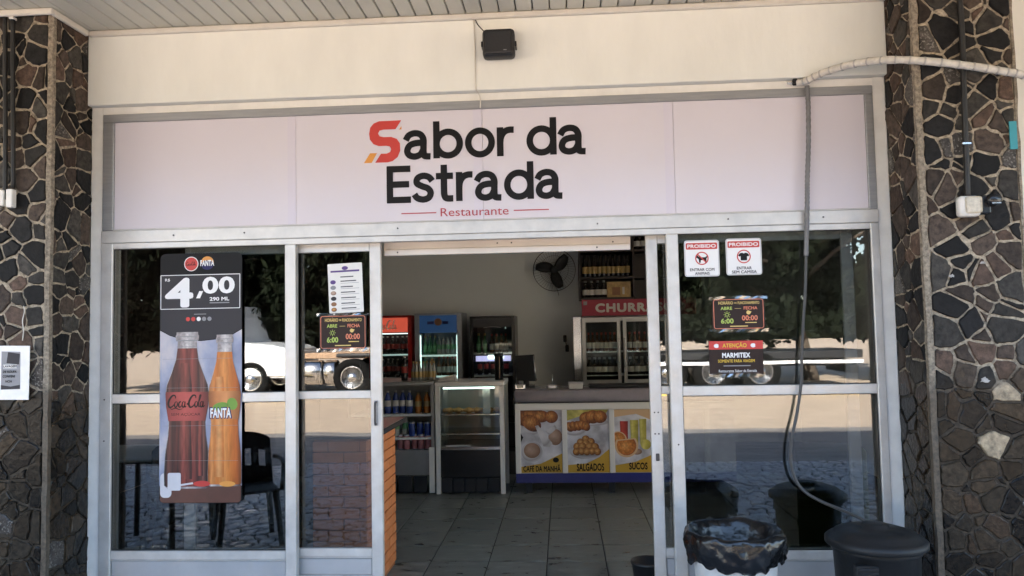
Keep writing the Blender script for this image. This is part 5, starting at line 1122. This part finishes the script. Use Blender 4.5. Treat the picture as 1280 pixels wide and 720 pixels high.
def tree(x, y, h, rx, zb, label, seed, lean=0.0):
    rn = random.Random(seed); t = thing('tree', (x, y, 0), label, 'tree', 'trees across the forecourt')
    top = Vector((x+lean, y, h*.62)); L = [(smooth_path([(x, y, -.05), (x+lean*.25, y+.1, h*.2), (x+lean*.6, y-.1, h*.42), tuple(top)], 5), None)]
    L[0] = (L[0][0], [.24-.16*i/(len(L[0][0])-1) for i in range(len(L[0][0]))])
    for k in range(7):
        a = rn.uniform(0, 6.28); zz = h*rn.uniform(.22, .5); st = Vector((x+lean*zz/(h*.62), y, zz)); en = st+Vector((math.cos(a)*rx*.7, math.sin(a)*rx*.7, h*rn.uniform(.05, .3)))
        P = smooth_path([tuple(st), tuple((st+en)/2+Vector((0, 0, .2))), tuple(en)], 4); L.append((P, [.10-.075*i/(len(P)-1) for i in range(len(P))]))
    tubes('trunk', 'bark', t, L, 7); v = []; f = []
    for c in range(150):
        a = rn.uniform(0, 6.28); rr = math.sqrt(rn.random()); w = rn.random()**1.35; rad = rx*(1-.55*w*w)*(.78+.22*min(1, w*5))
        C = Vector((x+lean*.7+rad*rr*math.cos(a), y+.8*rad*rr*math.sin(a), zb+.5+(h-zb-1)*w)); cr = rn.uniform(.45, .9)
        for q in range(260):
            d = Vector((rn.gauss(0, 1), rn.gauss(0, 1), rn.gauss(0, .7))); p = C+d.normalized()*cr*rn.random()**.5
            e1 = Vector((rn.gauss(0, 1), rn.gauss(0, 1), rn.gauss(0, 1))).normalized(); e2 = e1.orthogonal().normalized(); l_ = rn.uniform(.11, .20); w_ = l_*.5; k = len(v)
            v += [p-e1*l_, p+e2*w_, p+e1*l_, p-e2*w_]; f.append((k, k+1, k+2, k+3))
    pydata('crown', v, f, 'leaf_dark' if seed % 2 else 'leaf', t)
for i, (x, y, h, rx, zb, lean, lab) in enumerate(((7.4, -19.4, 7.6, 4.6, 1.1, -1.6, 'leaning tree mirrored in the upper right pane'), (1.0, -19.8, 8, 4.5, 1.15, .4, 'leafy tree mirrored above the two prohibition signs'), (-5.4, -19.5, 7.6, 4.6, 1.2, .3, 'leafy tree mirrored in the left door leaf'), (-12.0, -19.4, 8, 4.8, 1.2, 0, 'leafy tree mirrored in the left fixed pane'), (14.2, -19.8, 7.8, 4.6, 1.2, 0, 'leafy tree at the far right across the forecourt'))):
    tree(x, y, h, rx, zb, lab, 40+i, lean)
# far wood line that reads as one mass
rn = random.Random(77); v = []; f = []
for c in range(9000):
    x = rn.uniform(-90, 90); z = rn.random()**1.3*(6.5+2*math.sin(x*.15)+1.5*math.sin(x*.41)); p = Vector((x, -95+rn.uniform(-4, 4), z))
    e1 = Vector((rn.gauss(0, 1), rn.gauss(0, .4), rn.gauss(0, 1))).normalized(); e2 = e1.orthogonal().normalized(); l_ = rn.uniform(.6, 1.2); k = len(v); v += [p-e1*l_, p+e2*l_*.7, p+e1*l_, p-e2*l_*.7]; f.append((k, k+1, k+2, k+3))
fo = pydata('far_wood', v, f, 'leaf'); tag(fo, 'distant dark wood line beyond the forecourt', 'wood', None, 'stuff')
